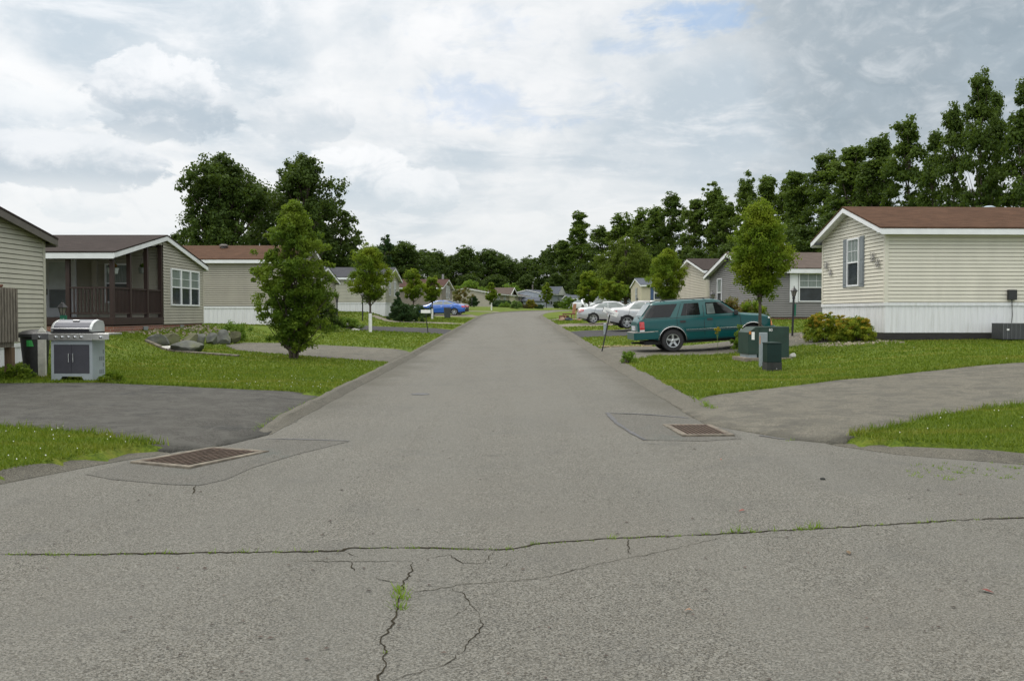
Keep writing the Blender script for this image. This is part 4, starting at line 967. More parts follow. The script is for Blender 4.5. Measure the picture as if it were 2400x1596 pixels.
def ground_at(px, Y): x = (px-1200)/FPX*Y*1.0; return (x, Y, Gd(x, Y))
ptd = lambda a, b: (lambda t: (min(1, t/a)**.75)*(1-max(0, (t-a)/(1-a)))**b+.03)
GP = 'young street trees in the front lawns'
x, y, z = ground_at(688, 25.7)
tree('pear_tree', 'large bushy multi-stemmed tree with low branches on the near left lawn', (x, y, z), 4.42, .10, 1.08, lambda t: (min(1, .25+t/.3*.75) if t < .3 else 1) * (1-max(0, (t-.55)/.45)**1.25*.86), 620, .125, 56, .052, L_shrubby, 4, .05, group=GP, stems=6, limbs=60, lobes=26, extra=[(-.85, 0, 1.1), (-.95, .1, 1.35), (-.7, 0, 1.2), (.85, 0, .75), (1.05, .1, .85), (.9, -.1, 1.0), (.6, -.3, .4), (-.7, .1, .55), (.8, .2, 2.3), (.85, .1, 2.6)])
def lolli(label, px, Y, ztop, c0, R, seed, lm=None, guard=.9, nc=300, a=.3, bb=.62, npl=54, ls=.058, tr=.05, name='street_tree', zb=None):
    x, y, z = ground_at(px, Y); z = z if zb is None else zb
    return tree(name, label, (x, y, z), ztop-z, c0-z-.1, R*1.22, ptd(a, bb), nc, .17*R**.5, npl, ls, lm or L_street, seed, tr, group=GP, guard=guard, limbs=26, lobes=16)
lolli('young tree with white trunk guard on the left lawn before the sage home', 868, 45.5, 5.18, 2.15, .98, 21)
lolli('young tree right of the thuja hedge left of the blue car', 969, 68, 5.05, 2.6, .95, 22, ls=.09, nc=140, guard=.95)
lolli('short young tree with white guard standing before the blue car', 1013, 74, 4.8, 2.55, .78, 23, ls=.09, nc=110, guard=.8)
lolli('slim young tree with whitened trunk in front of the beige home', 1152, 118, 5.7, 3.0, .75, 24, ls=.12, nc=80, guard=.95)
lolli('slim upright tree in front of the pale blue home at the bend', 1281, 150, 6.5, 3.2, .98, 25, ls=.14, nc=90, guard=None, a=.4)
lolli('tall upright young tree with white guard behind the green utility box', 1781, 26.9, 4.92, 2.02, .80, 26, a=.38, bb=.5, nc=640, npl=44, ls=.047, tr=.045, guard=.55)
lolli('dense young maple behind the roof of the green wagon', 1562, 49.5, 5.25, 2.1, 1.0, 27, a=.42, bb=.6, nc=330, tr=.05)
lolli('pointed young tree behind the silver sedans left of the olive tree', 1380, 88, 5.9, 2.6, 1.35, 28, a=.3, bb=.8, nc=150, ls=.12, guard=None)
lolli('low round young tree in front of the big olive tree', 1438, 80, 4.5, 2.5, 1.35, 29, a=.55, bb=.4, nc=130, ls=.11, guard=None, lm=L_street)
# background broadleaf trees -------------------------------------------------
x, y, z = ground_at(1466, 120); tree('shade_tree', 'broad round olive green tree behind the silver sedans', (x, y, z), 9.9, 1.2, 3.7, lambda t: (math.sin(min(1, .12+t*.95)*math.pi))**.55+.05, 620, .42, 34, .17, L_olive, 31, .22, group='large trees behind the homes', limbs=30)
x, y, z = ground_at(523, 86); tree('big_tree', 'largest dark tree behind the brown roofed home on the left', (x, y, z), 14.0, 2.0, 4.9, lambda t: (math.sin(min(1, .10+t*.86)*math.pi))**.6+.04, 800, .50, 34, .21, L_oak, 32, .35, group='large trees behind the homes', limbs=70, lobes=20)
x, y, z = ground_at(715, 88); tree('big_tree', 'tall dark gap-filled tree behind the big pear tree', (x, y, z), 14.5, 4.0, 3.7, lambda t: (math.sin(min(1, .16+t*.80)*math.pi))**.6+.04, 420, .50, 34, .21, L_oak, 33, .33, group='large trees behind the homes', limbs=70, lobes=14, extra=[(3.2, 0, 10.5), (3.5, 0, 11.2), (3.7, .3, 11.7), (3.4, .5, 9.9), (2.9, 0, 9.2), (3.0, 0, 11.0), (2.6, .2, 8.6), (3.6, -.3, 10.9)])
x, y, z = ground_at(780, 92); tree('big_tree', 'lower dark tree at the right foot of the left tree group', (x, y, z), 10.6, 1.0, 2.9, lambda t: (math.sin(min(1, .14+t*.82)*math.pi))**.6+.04, 240, .6, 44, .24, L_oak, 34, .25, group='large trees behind the homes', limbs=30)
x, y, z = ground_at(640, 96); tree('big_tree', 'dark tree filling the gap between the two tallest left trees', (x, y, z), 12.5, 1.0, 3.6, lambda t: (math.sin(min(1, .14+t*.82)*math.pi))**.6+.04, 280, .62, 44, .24, L_oak, 35, .25, group='large trees behind the homes', limbs=30)
x, y, z = ground_at(440, 92); tree('big_tree', 'low left shoulder tree beside the largest dark tree', (x, y, z), 8.2, 1.0, 2.0, lambda t: (math.sin(min(1, .14+t*.82)*math.pi))**.6+.04, 90, .55, 44, .22, L_oak, 36, .2, group='large trees behind the homes', limbs=20)
# forest trees: a few individuals, the rest are copies with their own turn and size
def proto(seed, h, R, kind):
    if kind == 'tall': pr = lambda t: (.92+.12*math.sin(t*8+seed))*(1.04-t**3*.62)
    else: pr = lambda t: (math.sin(min(1, .20+t*.74)*math.pi))**.6+.04
    tall = kind == 'tall'; rs = random.Random(seed)
    return tree('forest_tree', 'x', (0, 0, 0), h, h*(.10 if tall else .05), R, pr, 520 if tall else 460, rs.uniform(.40, .52) if tall else .62, rs.choice((18, 21, 24)) if tall else 26, rs.uniform(.23, .28) if tall else .29, (L_forest, L_forest2, L_oak2)[seed % 3] if tall else L_far, seed, .16, group='forest edge trees behind the homes', limbs=40, lean=rs.uniform(-.8, 1.2), lobes=rs.choice((15, 18, 22)) if tall else 16)
L_forest2 = leafmat('leaf_forest_pale', (.036, .066, .012), (.070, .108, .018), (.10, .14, .022), .28, .35); L_oak2 = leafmat('leaf_forest_dark', (.024, .047, .010), (.050, .082, .013), (.070, .105, .016), .24, .3)
PT = [proto(61, 20, 3.1, 'tall'), proto(62, 20, 2.6, 'tall'), proto(63, 20, 3.6, 'tall'), proto(64, 20, 2.9, 'tall'), proto(65, 20, 3.3, 'tall'), proto(66, 20, 2.7, 'tall'), proto(67, 20, 4.0, 'tall')]
PW = [proto(71, 16, 4.4, 'wide'), proto(72, 16, 4.0, 'wide'), proto(73, 16, 4.8, 'wide')]
used = set(); rf = random.Random(77)
def ft(px, ytop, Y, kind, label, wd=1., z0=None):
    P = PT if kind == 't' else PW; p = P[rf.randrange(len(P))]; base_h = 20. if kind == 't' else 16.
    if kind == 't': px += rf.uniform(-9, 9); ytop += rf.uniform(-14, 16); Y += rf.uniform(-3, 3); wd *= rf.uniform(.85, 1.2)
    x = (px-1200)/FPX*Y; zt = CH+(HY-ytop)/FPX*Y; zg = min(Gd(x, Y), 2.6) if z0 is None else z0; s = (zt-zg)/base_h
    rz = rf.uniform(0, 6.28); sc = (s*wd, s*wd, s)
    if p.name not in used:
        used.add(p.name); p.location = (x, Y, zg); p.rotation_euler = (0, 0, rz); p.scale = sc; p['label'] = label; return
    copy_tree(p, (x, Y, zg), rz, sc, label)
ORD = 'first second third fourth fifth sixth seventh eighth ninth tenth eleventh twelfth thirteenth fourteenth fifteenth sixteenth seventeenth eighteenth nineteenth twentieth twenty-first twenty-second twenty-third twenty-fourth twenty-fifth twenty-sixth'.split()
row = [(2470, 250, 82, .9), (2392, 165, 80, .75), (2330, 210, 84, .7), (2290, 165, 86, .72), (2225, 240, 90, .85), (2175, 285, 96, .8), (2120, 280, 103, .8), (2078, 305, 108, .8), (2035, 315, 113, 1.1), (1985, 335, 120, 1.2), (1935, 368, 126, 1.), (1890, 385, 131, 1.1), (1848, 402, 138, 1.2), (1800, 415, 142, 1.1), (1742, 418, 148, 1.), (1700, 450, 150, 1.1), (1664, 432, 156, 1.1), (1618, 465, 160, 1.2), (1577, 462, 165, 1.2), (1540, 475, 170, 1.2), (1503, 478, 176, 1.3), (1455, 485, 182, 1.3), (1410, 515, 190, 1.3), (1368, 508, 196, 1.4), (1335, 545, 205, 1.4)]
for i, (px, yt, Y, wd) in enumerate(row):
    nm = ['the far right edge', 'the cream home', 'the grey home', 'the cream brown-roofed home', 'the olive tree', 'the bend'][min(5, i//5 if i < 20 else 5)]
    ft(px, yt, Y, 't', '%s tall narrow forest tree from the right edge, rising behind %s' % (ORD[i], nm), wd*rf.uniform(.9, 1.05))
for i, (px, yt, Y) in enumerate(((2440, 380, 74), (2340, 430, 78), (2260, 400, 88), (2160, 420, 94), (2060, 440, 102), (1960, 470, 112), (1880, 500, 122), (1800, 520, 132), (1720, 545, 140), (1640, 560, 148), (1570, 570, 156), (1500, 560, 168), (1440, 590, 178), (1390, 580, 188))):
    ft(px, yt+(70 if i < 5 else 20), Y, 'w', '%s lower dense tree from the right edge under the tall forest row' % ORD[i], 1.15 if i < 3 else 1.35)
far = [(1325, 560, 215), (1280, 582, 225), (1242, 600, 235), (1212, 612, 240), (1178, 590, 230), (1150, 578, 226), (1120, 600, 230), (1086, 575, 215), (1050, 596, 220), (1018, 584, 210), (985, 580, 200), (952, 560, 180), (925, 572, 185), (892, 568, 178), (862, 575, 170), (835, 595, 165), (1230, 640, 205), (1160, 640, 205), (1100, 640, 200), (1300, 640, 200), (1020, 640, 190), (1360, 640, 190), (960, 640, 175), (1410, 640, 175), (900, 630, 165), (820, 600, 150)]
for i, (px, yt, Y) in enumerate(far):
    ft(px, yt, Y, 'w', ('%s dark woodland tree from the right in the far row closing the street' if i < 16 else 'low dark tree before the far row standing %s from its start') % (ORD[i] if i < 16 else ORD[i-16]), 1.25 if i < 16 else 1.5)
# pine tip above the far row, bright low trees
x, y, z = ground_at(903, 172); tree('pine_tree', 'dark pointed pine tip rising above the woodland on the left', (x, y, z), 14.9, 5., 2.6, lambda t: 1-.9*t, 120, .45, 30, .35, L_thuja, 81, .15, group='large trees behind the homes', limbs=20)
for px, Y, zt, R, lab, s in ((1100, 150, 7.0, 2.2, 'bright green leafy tree behind the beige home gable', 82), (1195, 185, 7.9, 2.9, 'bright green rounded tree behind the roof of the beige home', 83), (1125, 158, 6.2, 1.7, 'low bright green tree over the beige home roof', 84)):
    x, y, z = ground_at(px, Y); tree('leafy_tree', lab, (x, y, z), zt-z, 1, R, lambda t: (math.sin(min(1, .2+t*.75)*math.pi))**.6+.04, 110, .45, 40, .26, L_bright, s, .12, group='large trees behind the homes')
# ---------------------------------------------------------------- shrubs
def shrub(name, label, px, Y, h, R, lm, seed, nc=60, sig=.13, npl=45, ls=.05, prof=None, cat='shrub', group='garden shrubs', zb=None, stem=True, ry=1.):
    x, y, z = ground_at(px, Y); z = z if zb is None else zb; rg = np.random.default_rng(seed)
    t = thing(name, (x, y, z), 0, label, cat, group)
    C = crown_pts(rg, h*.08, h*.93, R, nc, prof or (lambda t: math.sqrt(max(0, 1-(t*.96)**2.2))+.02), seed, inner=.3); C[:, 1] *= ry
    V = leaf_arrays(C, sig*rg.uniform(.7, 1.2, len(C)), npl, ls, .85, rg); mesh_obj('foliage', fast_mesh('foliage', V, np.arange(len(V)).reshape(-1, 4), lm), t)
    b = MB()
    for i in range(7): c = C[rg.integers(len(C))]; b.tube([(c[0]*.1, c[1]*.1, -.05), (c[0]*.5, c[1]*.5, c[2]*.5), tuple(c*.95)], [.02, .014, .006], 5)
    b.build('stems', M_bark, t); return t
cone = lambda t: 1.02-t*.98
for px, Y, h, R, s, l in ((1936, 29.2, .90, .62, 91, 'left one of two golden green spirea bushes by the cream home'), (2004, 28.0, .72, .52, 92, 'right one of two golden green spirea bushes by the cream home')):
    t = shrub('spirea_bush', l, px, Y, h, R, L_spirea, s, 150, .10, 60, .040)
    rg = np.random.default_rng(s+5); C = crown_pts(rg, h*.55, h*1.03, R*.95, 60, lambda t: math.sqrt(max(0, 1-(t*.95)**2))+.02, s, inner=.5); V = leaf_arrays(C, .06, 60, .03, .6, rg); mesh_obj('flower_heads', fast_mesh('flower_heads', V, np.arange(len(V)).reshape(-1, 4), L_gold), t)
shrub('thuja_cone', 'pointed dark green thuja beside the sage home corner', 932, 65.5, 2.35, .62, L_thuja, 101, 150, .12, 60, .06, cone, 'thuja')
shrub('hedge', 'clipped dark hedge right of the pointed thuja', 955, 65, 1.25, .85, L_thuja, 102, 120, .16, 50, .07, lambda t: 1. if t < .85 else .8, 'hedge')
shrub('hedge', 'reddish low hedge behind the blue car nose', 985, 78, 1.0, 1.0, L_thuja, 103, 60, .2, 40, .08, lambda t: 1. if t < .8 else .7, 'hedge')
shrub('round_shrub', 'clipped dark round shrub left of the beige home front', 1110, 128, 1.55, .62, L_thuja, 104, 90, .16, 50, .1)
shrub('hedge', 'low dark hedge under the windows of the beige home', 1172, 140, 1.0, 1.3, L_thuja, 105, 120, .22, 50, .1, lambda t: 1.)
shrub('ornamental_grass', 'feathery pale green grass clump before the beige home', 1209, 133, 1.25, .72, leafmat('leaf_grassclump', (.10, .16, .04), (.14, .21, .06), (.12, .2, .05)), 106, 80, .14, 60, .1)
shrub('round_shrub', 'small light green shrub left of the grass clump', 1184, 136, .75, .8, L_bright, 107, 60, .15, 40, .1)
shrub('barberry_shrub', 'golden and rust coloured shrub right of the grass clump', 1243, 138, 1.35, .82, leafmat('leaf_barberry', (.20, .16, .02), (.14, .15, .02), (.20, .09, .02)), 108, 90, .16, 50, .1)
shrub('barberry_shrub', 'low reddish shrub between the grass clump and the golden shrub', 1226, 137, .6, .6, L_redbush, 109, 40, .14, 40, .1)
shrub('round_shrub', 'low spreading dark shrub right of the golden shrub', 1262, 140, .6, .8, L_thuja, 110, 50, .14, 40, .1)
shrub('round_shrub', 'green shrub below the pale blue home front', 1312, 152, 1.2, 1.0, L_oak, 111, 70, .2, 40, .12)
shrub('round_shrub', 'bright green shrub right of the pale blue home', 1334, 148, 1.9, 1.2, L_bright, 112, 80, .24, 40, .13)
shrub('round_shrub', 'wide green bush behind the rubbish pile', 1362, 130, 1.5, 1.3, L_street, 113, 90, .22, 40, .12)
shrub('rust_tree', 'small airy tree with rusty leaves behind the blue car', 1083, 115, 2.7, 1.1, L_rust, 114, 60, .24, 34, .11, lambda t: .3+.7*math.sin(min(1, t)*2.6), 'tree')
shrub('garden_shrub', 'rusty green shrub under the corner window of the grey home', 1725, 42, 1.15, .85, L_rust, 115, 80, .16, 45, .06)
shrub('garden_shrub', 'green shrub in front of the grey home wall', 1762, 41.5, .95, .75, L_street, 116, 70, .15, 45, .06)
shrub('garden_shrub', 'bright lime clump between the left lamp post and dark driveway', 812, 49, .55, .75, L_bright, 117, 60, .13, 45, .06)
shrub('garden_shrub', 'dark shrub behind the low branches of the pear tree', 752, 44.5, 1.7, .7, L_oak, 118, 110, .16, 50, .07)
shrub('weed_clump', 'tall weeds growing behind the boulders', 555, 34, .8, .45, L_bright, 119, 40, .12, 30, .05)
shrub('weed_clump', 'leafy weeds in front of the wagon front wheel', 1748, 28.6, .95, .40, L_shrubby, 120, 34, .10, 26, .055, cat='weeds')
shrub('weed_clump', 'low leafy weeds on the lawn corner by the wagon driveway', 1470, 24.6, .34, .22, L_bright, 121, 18, .07, 26, .04, cat='weeds')
shrub('weed_clump', 'dark tall weeds beside the grill', 262, 18.25, .22, .22, L_street, 122, 16, .07, 26, .04, cat='weeds')
shrub('weed_clump', 'weeds under the weathered deck beside its leg', 36, 18.6, .3, .3, L_shrubby, 123, 24, .09, 24, .05, cat='weeds')
x, y, z = ground_at(1681, 27.6); t = thing('yellow_wildflower', (x, y, z), 0, 'single yellow headed wildflower standing before the wagon doors', 'wildflower')
b = MB(); b.tube([(0, 0, -.02), (.02, 0, .4), (-.02, 0, .74)], .007, 5)
for k in range(5): b.tube([(.0, 0, .48+k*.03), (math.cos(k*2)*.07, math.sin(k*2)*.05, .70+k*.02)], .004, 4)
b.build('stem', mat('stem_green', (.1, .15, .03), .7), t)
leaves('flower_head', t, [(-.05, 0, .76), (.04, .02, .80), (.07, 0, .74), (0, 0, .72), (-.02, .02, .66)], .035, 30, .035, L_gold)
# ================================================================== VEHICLES
def lerp_curve(pts, smooth=True):
    xs = np.array([p[0] for p in pts], float); ys = np.array([p[1] for p in pts], float)
    def f(x):
        if not smooth: return float(np.interp(x, xs, ys))
        # local averaging rounds the kinks
        return float(np.mean([np.interp(x+d, xs, ys) for d in (-.05, -.02, 0, .02, .05)]))
    return f
class Car:
    def __init__(s, name, label, loc, rz, paint, top, belt, bot, hw, wt, x0, x1, pitch=0., group='parked cars', cat='car'):
        s.t = thing(name, loc, rz, label, cat, group); s.t.rotation_euler = (0, -pitch, rz)
        s.top, s.belt, s.bot, s.hw, s.wt = [lerp_curve(p) for p in (top, belt, bot, hw, wt)]; s.x0, s.x1 = x0, x1; s.paint = paint
    def section(s, x):
        T_, B_, b0, w, wt = s.top(x), s.belt(x), s.bot(x), s.hw(x), s.wt(x); B_ = min(B_, T_-.02); wt = min(wt, w)
        g = T_-B_; r = min(.09, g*.5); k = .955 if g > .15 else .97
        return [(0, b0), (w*.80, b0), (w*.95, b0+.04), (w*.992, b0+.16), (w, (b0+B_)*.5+.03), (w*.992, B_-.12), (w*.975, B_-.03), (w*k, B_), (wt+(w*k-wt)*r/max(g, .01)*.9, T_-r), (wt*.95, T_-r*.35), (wt*.82, T_-.004), (wt*.4, T_+.012), (0, T_+.016)]
    def side(s, x, z):
        P = s.section(x)[1:]
        for (y0, z0), (y1, z1) in zip(P, P[1:]):
            if z <= z1: t = (z-z0)/max(z1-z0, 1e-6); return y0+(y1-y0)*max(0, t)
        return P[-1][0]
    def body(s, wheels, r, dark=None, nst=70):
        V, F = [], []; xs = [s.x0+(s.x1-s.x0)*i/nst for i in range(nst+1)]
        for x in xs:
            P = s.section(x); V += [(x, y, z) for y, z in P]+[(x, -y, z) for y, z in P[-2:0:-1]]
        n = 2*len(s.section(0))-2
        for i in range(nst):
            for k in range(n): F.append((i*n+k, i*n+(k+1) % n, (i+1)*n+(k+1) % n, (i+1)*n+k))
        F.append(tuple(range(n))); F.append(tuple(nst*n+k for k in range(n-1, -1, -1)))
        me = bpy.data.meshes.new('body'); me.from_pydata(V, [], F); bm = bmesh.new(); bm.from_mesh(me); bmesh.ops.recalc_face_normals(bm, faces=bm.faces[:]); bm.to_mesh(me); bm.free()
        o = bpy.data.objects.new('body', me); COL.objects.link(o)
        cut = MB()
        for wx, wz in wheels:
            for sg in (-1, 1): cut.lathe([(r, 0), (r, .62)], 40, (wx, sg*(s.hw(wx)+.3)-(.62 if sg > 0 else 0), wz), 'Y')
        c = cut.build('cut', M_black); md = o.modifiers.new('b', 'BOOLEAN'); md.operation = 'DIFFERENCE'; md.object = c; md.solver = 'EXACT'
        bpy.context.view_layer.update(); dg = bpy.context.evaluated_depsgraph_get(); nm = bpy.data.meshes.new_from_object(o.evaluated_get(dg)); bpy.data.objects.remove(o); bpy.data.objects.remove(c)
        nm.materials.clear(); nm.materials.append(s.paint); nm.materials.append(M_black)
        for p in nm.polygons:
            c_ = p.center; mi = 0
            for wx, wz in wheels:
                d = math.hypot(c_.x-wx, c_.z-wz)
                if d < r+.012 and (abs(d-r) < .012 or abs(c_.y) < s.hw(wx)-.25) and abs(c_.y) < s.hw(c_.x)+.01: mi = 1
            if p.normal.z < -.75 and c_.z < s.bot(c_.x)+.06: mi = 1
            p.material_index = mi; p.use_smooth = True
        nm.set_sharp_from_angle(angle=R_(38)); nm.name = 'body'
        s.body_o = mesh_obj('body', nm, s.t); return s.body_o
    def patch(s, name, quads, m, off=.006, par=None, sides=(-1, 1), nx=10, nz=4, merge=False):
        if merge: return s.patch1(name, quads, m, off, par, sides, nx, nz)
        for sg in sides:
            for q in quads: o = s.patch1(name, [q], m, off, par, (sg,), nx, nz)
        return o
    def patch1(s, name, quads, m, off, par, sides, nx, nz):
        """quads = corner lists [(x,z) bl, br, tr, tl] wrapped onto the body side"""
        b = MB()
        for sg in sides:
            for q in quads:
                bl, br, tr, tl = q; g = []
                for j in range(nz+1):
                    v = j/nz; row = []
                    for i in range(nx+1):
                        u = i/nx; x = (bl[0]*(1-u)+br[0]*u)*(1-v)+(tl[0]*(1-u)+tr[0]*u)*v; z = (bl[1]*(1-u)+br[1]*u)*(1-v)+(tl[1]*(1-u)+tr[1]*u)*v
                        row.append((x, sg*(s.side(x, z)+off), z))
                    g.append(row)
                for j in range(nz):
                    for i in range(nx): b.quad(g[j][i], g[j][i+1], g[j+1][i+1], g[j+1][i])
        return b.build(name, m, par or s.t, smooth=True)
    def cross(s, name, xa, xb, m, inset=.9, off=.008, zlo=None, n=8, par=None):
        """glass wrapped over the top between stations xa and xb"""
        b = MB(); pv = None
        for i in range(n+1):
            x = xa+(xb-xa)*i/n; T_, w = s.top(x), s.wt(x)*inset; dz = (s.top(x+.02)-s.top(x-.02))/.04; L = math.hypot(1, dz); ox, oz = -dz/L*off, 1/L*off
            row = [(x+ox, w*k, T_+oz+.016*(1-abs(k))**.5+.002) for k in (-1, -.6, -.2, .2, .6, 1)]
            if pv:
                for k in range(5): b.quad(pv[k], pv[k+1], row[k+1], row[k])
            pv = row
        return b.build(name, m, par or s.t, smooth=True)
    def wheels(s, pos, r, rim_r, w=.22, spokes=5, track=None, spw=.05, rimm=None, double=False):
        for wx, wz in pos:
            for sg in (-1, 1):
                y = sg*((track or s.hw(wx))-.015)
                t = MB(); t.lathe([(rim_r*.96, -w), (r*.93, -w), (r, -w+.03), (r, -.03), (r*.95, -.004), (rim_r+.01, 0), (rim_r*.97, -.02)], 36, (0, 0, 0), 'Y', cap=False)
                if sg < 0: t.v = [(a, b_, c) for a, b_, c in t.v]
                t.v = [(a, b_ if sg > 0 else -b_, c) for a, b_, c in t.v]
                o = t.build('wheel', M_rubber, s.t, smooth=True, ang=35); o.location = (wx, y, wz)
                q = MB(); q.lathe([(rim_r*.99, -.012), (rim_r*.99, -.002), (rim_r*.90, -.004), (rim_r*.88, -.05)], 32, (0, 0, 0), 'Y', cap=False); q.lathe([(.001, -.085), (rim_r*.9, -.085)], 24, (0, 0, 0), 'Y', mi=1, cap=False)
                for k in range(spokes):
                    a = 2*math.pi*k/spokes+.3; d = Vector((math.cos(a), 0, math.sin(a)))
                    n_ = Vector((-math.sin(a), 0, math.cos(a)))
                    for e in ((-.5, .5) if double else (0,)):
                        q.add([d*(rim_r*.12)+n_*(spw*e-spw*.5)+Vector((0, -.018, 0)), d*(rim_r*.12)+n_*(spw*e+spw*.5)+Vector((0, -.018, 0)), d*(rim_r*.93)+n_*(spw*(e*2.2)+spw*.42)+Vector((0, -.008, 0)), d*(rim_r*.93)+n_*(spw*(e*2.2)-spw*.42)+Vector((0, -.008, 0)),
                               d*(rim_r*.12)+n_*(spw*e-spw*.5)+Vector((0, -.045, 0)), d*(rim_r*.12)+n_*(spw*e+spw*.5)+Vector((0, -.045, 0)), d*(rim_r*.93)+n_*(spw*(e*2.2)+spw*.42)+Vector((0, -.04, 0)), d*(rim_r*.93)+n_*(spw*(e*2.2)-spw*.42)+Vector((0, -.04, 0))], [(0, 1, 2, 3), (4, 5, 6, 7), (0, 1, 5, 4), (1, 2, 6, 5), (2, 3, 7, 6), (3, 0, 4, 7)])
                q.lathe([(rim_r*.24, -.05), (rim_r*.24, -.012), (rim_r*.16, -.002), (.001, -.001)], 16, (0, 0, 0), 'Y')
                q.v = [(a, b_ if sg > 0 else -b_, c) for a, b_, c in q.v]
                q.build('rim', [rimm or M_alloy, M_black], o, smooth=True, ang=35)
P_teal = mat('paint_teal', (.001, .066, .068), .32, .06, 1.5, coat=.25, spec=.3, bump=0)
P_silver = mat('paint_silver', (.42, .435, .45), .30, .03, 2, coat=.7, metal=.45); P_silver2 = mat('paint_silver_warm', (.45, .455, .46), .32, .03, 2, coat=.6, metal=.4)
P_blue = mat('paint_blue', (.012, .10, .42), .22, .04, 2, coat=1., metal=.1); P_dark = mat('paint_dark', (.012, .014, .018), .25, .1, 2, coat=1.); P_white = mat('paint_white', (.62, .64, .66), .3, .03, 2, coat=.6)
M_cglass = mat('car_glass', (.010, .011, .012), .06, .3, 2, spec=.35); M_cglass2 = mat('car_glass_pale', (.13, .16, .155), .06, .35, 1.4, spec=.9)
M_red = mat('tail_red', (.42, .012, .012), .2, .15, 14, coat=.6); M_amber = mat('marker_amber', (.75, .25, .02), .2, .1, 14, coat=.6); M_lens = mat('lamp_lens', (.55, .57, .58), .1, .1, 10, spec=.8)
M_seam = mat('panel_seam', (.006, .012, .014), .8, .1, 5); M_plate = mat('number_plate', (.55, .56, .60), .5, .1, 12); M_peel = mat('peeled_chrome', (.25, .24, .22), .5, .35, 9)
def suv():
    x, y = 6.15, 30.55; zr_, zf = G(4.95, y, True), G(7.5, y, True)
    zb = (zr_+zf)/2
    c = Car('parked_suv', 'dark teal four-door wagon parked nose away in the right driveway', (x+.0, y, zb), R_(1.0), P_teal,
            [(-2.14, .88), (-2.10, 1.04), (-1.98, 1.16), (-1.66, 1.57), (-1.5, 1.60), (-.6, 1.615), (.35, 1.60), (.56, 1.54), (1.12, 1.13), (1.25, 1.10), (1.9, 1.03), (2.12, .955), (2.2, .80), (2.23, .60)],
            [(-2.14, .86), (-2.1, 1.02), (-1.9, 1.07), (1.1, 1.06), (1.3, 1.03), (1.9, .96), (2.15, .86), (2.23, .5)],
            [(-2.14, .50), (-1.6, .36), (-1.3, .30), (1.2, .30), (1.9, .34), (2.23, .42)],
            [(-2.14, .74), (-2.05, .80), (-1.5, .845), (1.4, .845), (1.9, .82), (2.1, .76), (2.23, .64)],
            [(-2.14, .66), (-1.98, .68), (-1.6, .66), (.4, .66), (.6, .665), (1.1, .74), (1.9, .72), (2.15, .62), (2.23, .5)], -2.14, 2.23, pitch=math.atan((zf-zr_)/2.55)*1.0)
    W_ = [(-1.05, .345), (1.50, .345)]; c.body(W_, .43)
    c.wheels(W_, .345, .215, .24, 5, spw=.075, rimm=M_alloy, track=.86)
    # dark lower cladding line, wheel lips, chrome strip
    c.patch('side_trim', [[(-.62, .60), (1.08, .60), (1.08, .665), (-.62, .665)]], mat('trim_dark_teal', (.006, .045, .05), .5), .012)
    c.patch('trim_chrome', [[(-.62, .665), (1.08, .665), (1.08, .682), (-.62, .682)], [(-2.05, .665), (-1.50, .665), (-1.50, .682), (-2.05, .682)]], M_chrome, .016)
    for wx, _ in W_:
        b = MB()
        for sg in (-1, 1):
            pts = [(wx+.445*math.cos(a), sg*(c.side(wx+.445*math.cos(a), .345+.445*math.sin(a))+.006), .345+.445*math.sin(a)) for a in [R_(k) for k in range(-2, 183, 6)]]
            b.tube(pts, .012, 6)
        b.build('wheel_lip', M_chrome, c.t)
        b = MB()
        for sg in (-1, 1):
            pts = [(wx+.475*math.cos(a), sg*(c.side(wx+.475*math.cos(a), .345+.475*math.sin(a))-.002), .345+.475*math.sin(a)) for a in [R_(k) for k in range(8, 173, 6)]]
            b.tube(pts, .026, 6)
        b.build('wheel_flare', P_teal, c.t)
    # glass
    c.patch('rear_quarter_window', [[(-1.86, 1.10), (-1.10, 1.10), (-.84, 1.50), (-1.60, 1.50)]], M_cglass, .008)
    c.patch('rear_door_window', [[(-.76, 1.12), (-.14, 1.12), (-.16, 1.50), (-.62, 1.50)]], M_cglass, .008)
    c.patch('front_door_window', [[(.06, 1.12), (.96, 1.12), (.56, 1.49), (.06, 1.50)]], M_cglass, .008)
    c.patch('seat_back', [[(.08, 1.13), (.34, 1.13), (.30, 1.46), (.08, 1.46)]], M_cglass2, .011, nx=4)
    c.patch('window_divider', [[(-.60, 1.12), (-.575, 1.12), (-.50, 1.50), (-.525, 1.50)]], M_black, .012, nx=2)
    c.cross('windshield', .60, 1.10, M_cglass2, .93); c.cross('rear_window', -1.98, -1.70, M_cglass2, .92)
    c.patch('pillar_black', [[(-1.98, 1.08), (-1.87, 1.10), (-1.61, 1.50), (-1.72, 1.50)]], M_black, .007, nx=3)
    s = [[(-.90, .68), (-.885, .68), (-.885, 1.06), (-.90, 1.06)], [(-.90, 1.06), (-.885, 1.06), (-.70, 1.545), (-.715, 1.545)], [(-.035, .36), (-.02, .36), (-.02, 1.54), (-.035, 1.54)], [(1.16, .36), (1.175, .36), (1.12, 1.06), (1.105, 1.06)], [(-.70, 1.542), (.50, 1.536), (.50, 1.548), (-.70, 1.554)], [(-1.95, 1.055), (1.1, 1.045), (1.1, 1.056), (-1.95, 1.066)], [(-.62, .36), (.98, .36), (.98, .372), (-.62, .372)]]
    c.patch('door_seam', s, M_seam, .003, nx=16, nz=8, merge=True)
    c.patch('door_handle', [[(-.80, .90), (-.62, .90), (-.62, .97), (-.80, .97)], [(.06, .93), (.24, .93), (.24, 1.0), (.06, 1.0)]], M_black, .018, nx=3, nz=2)
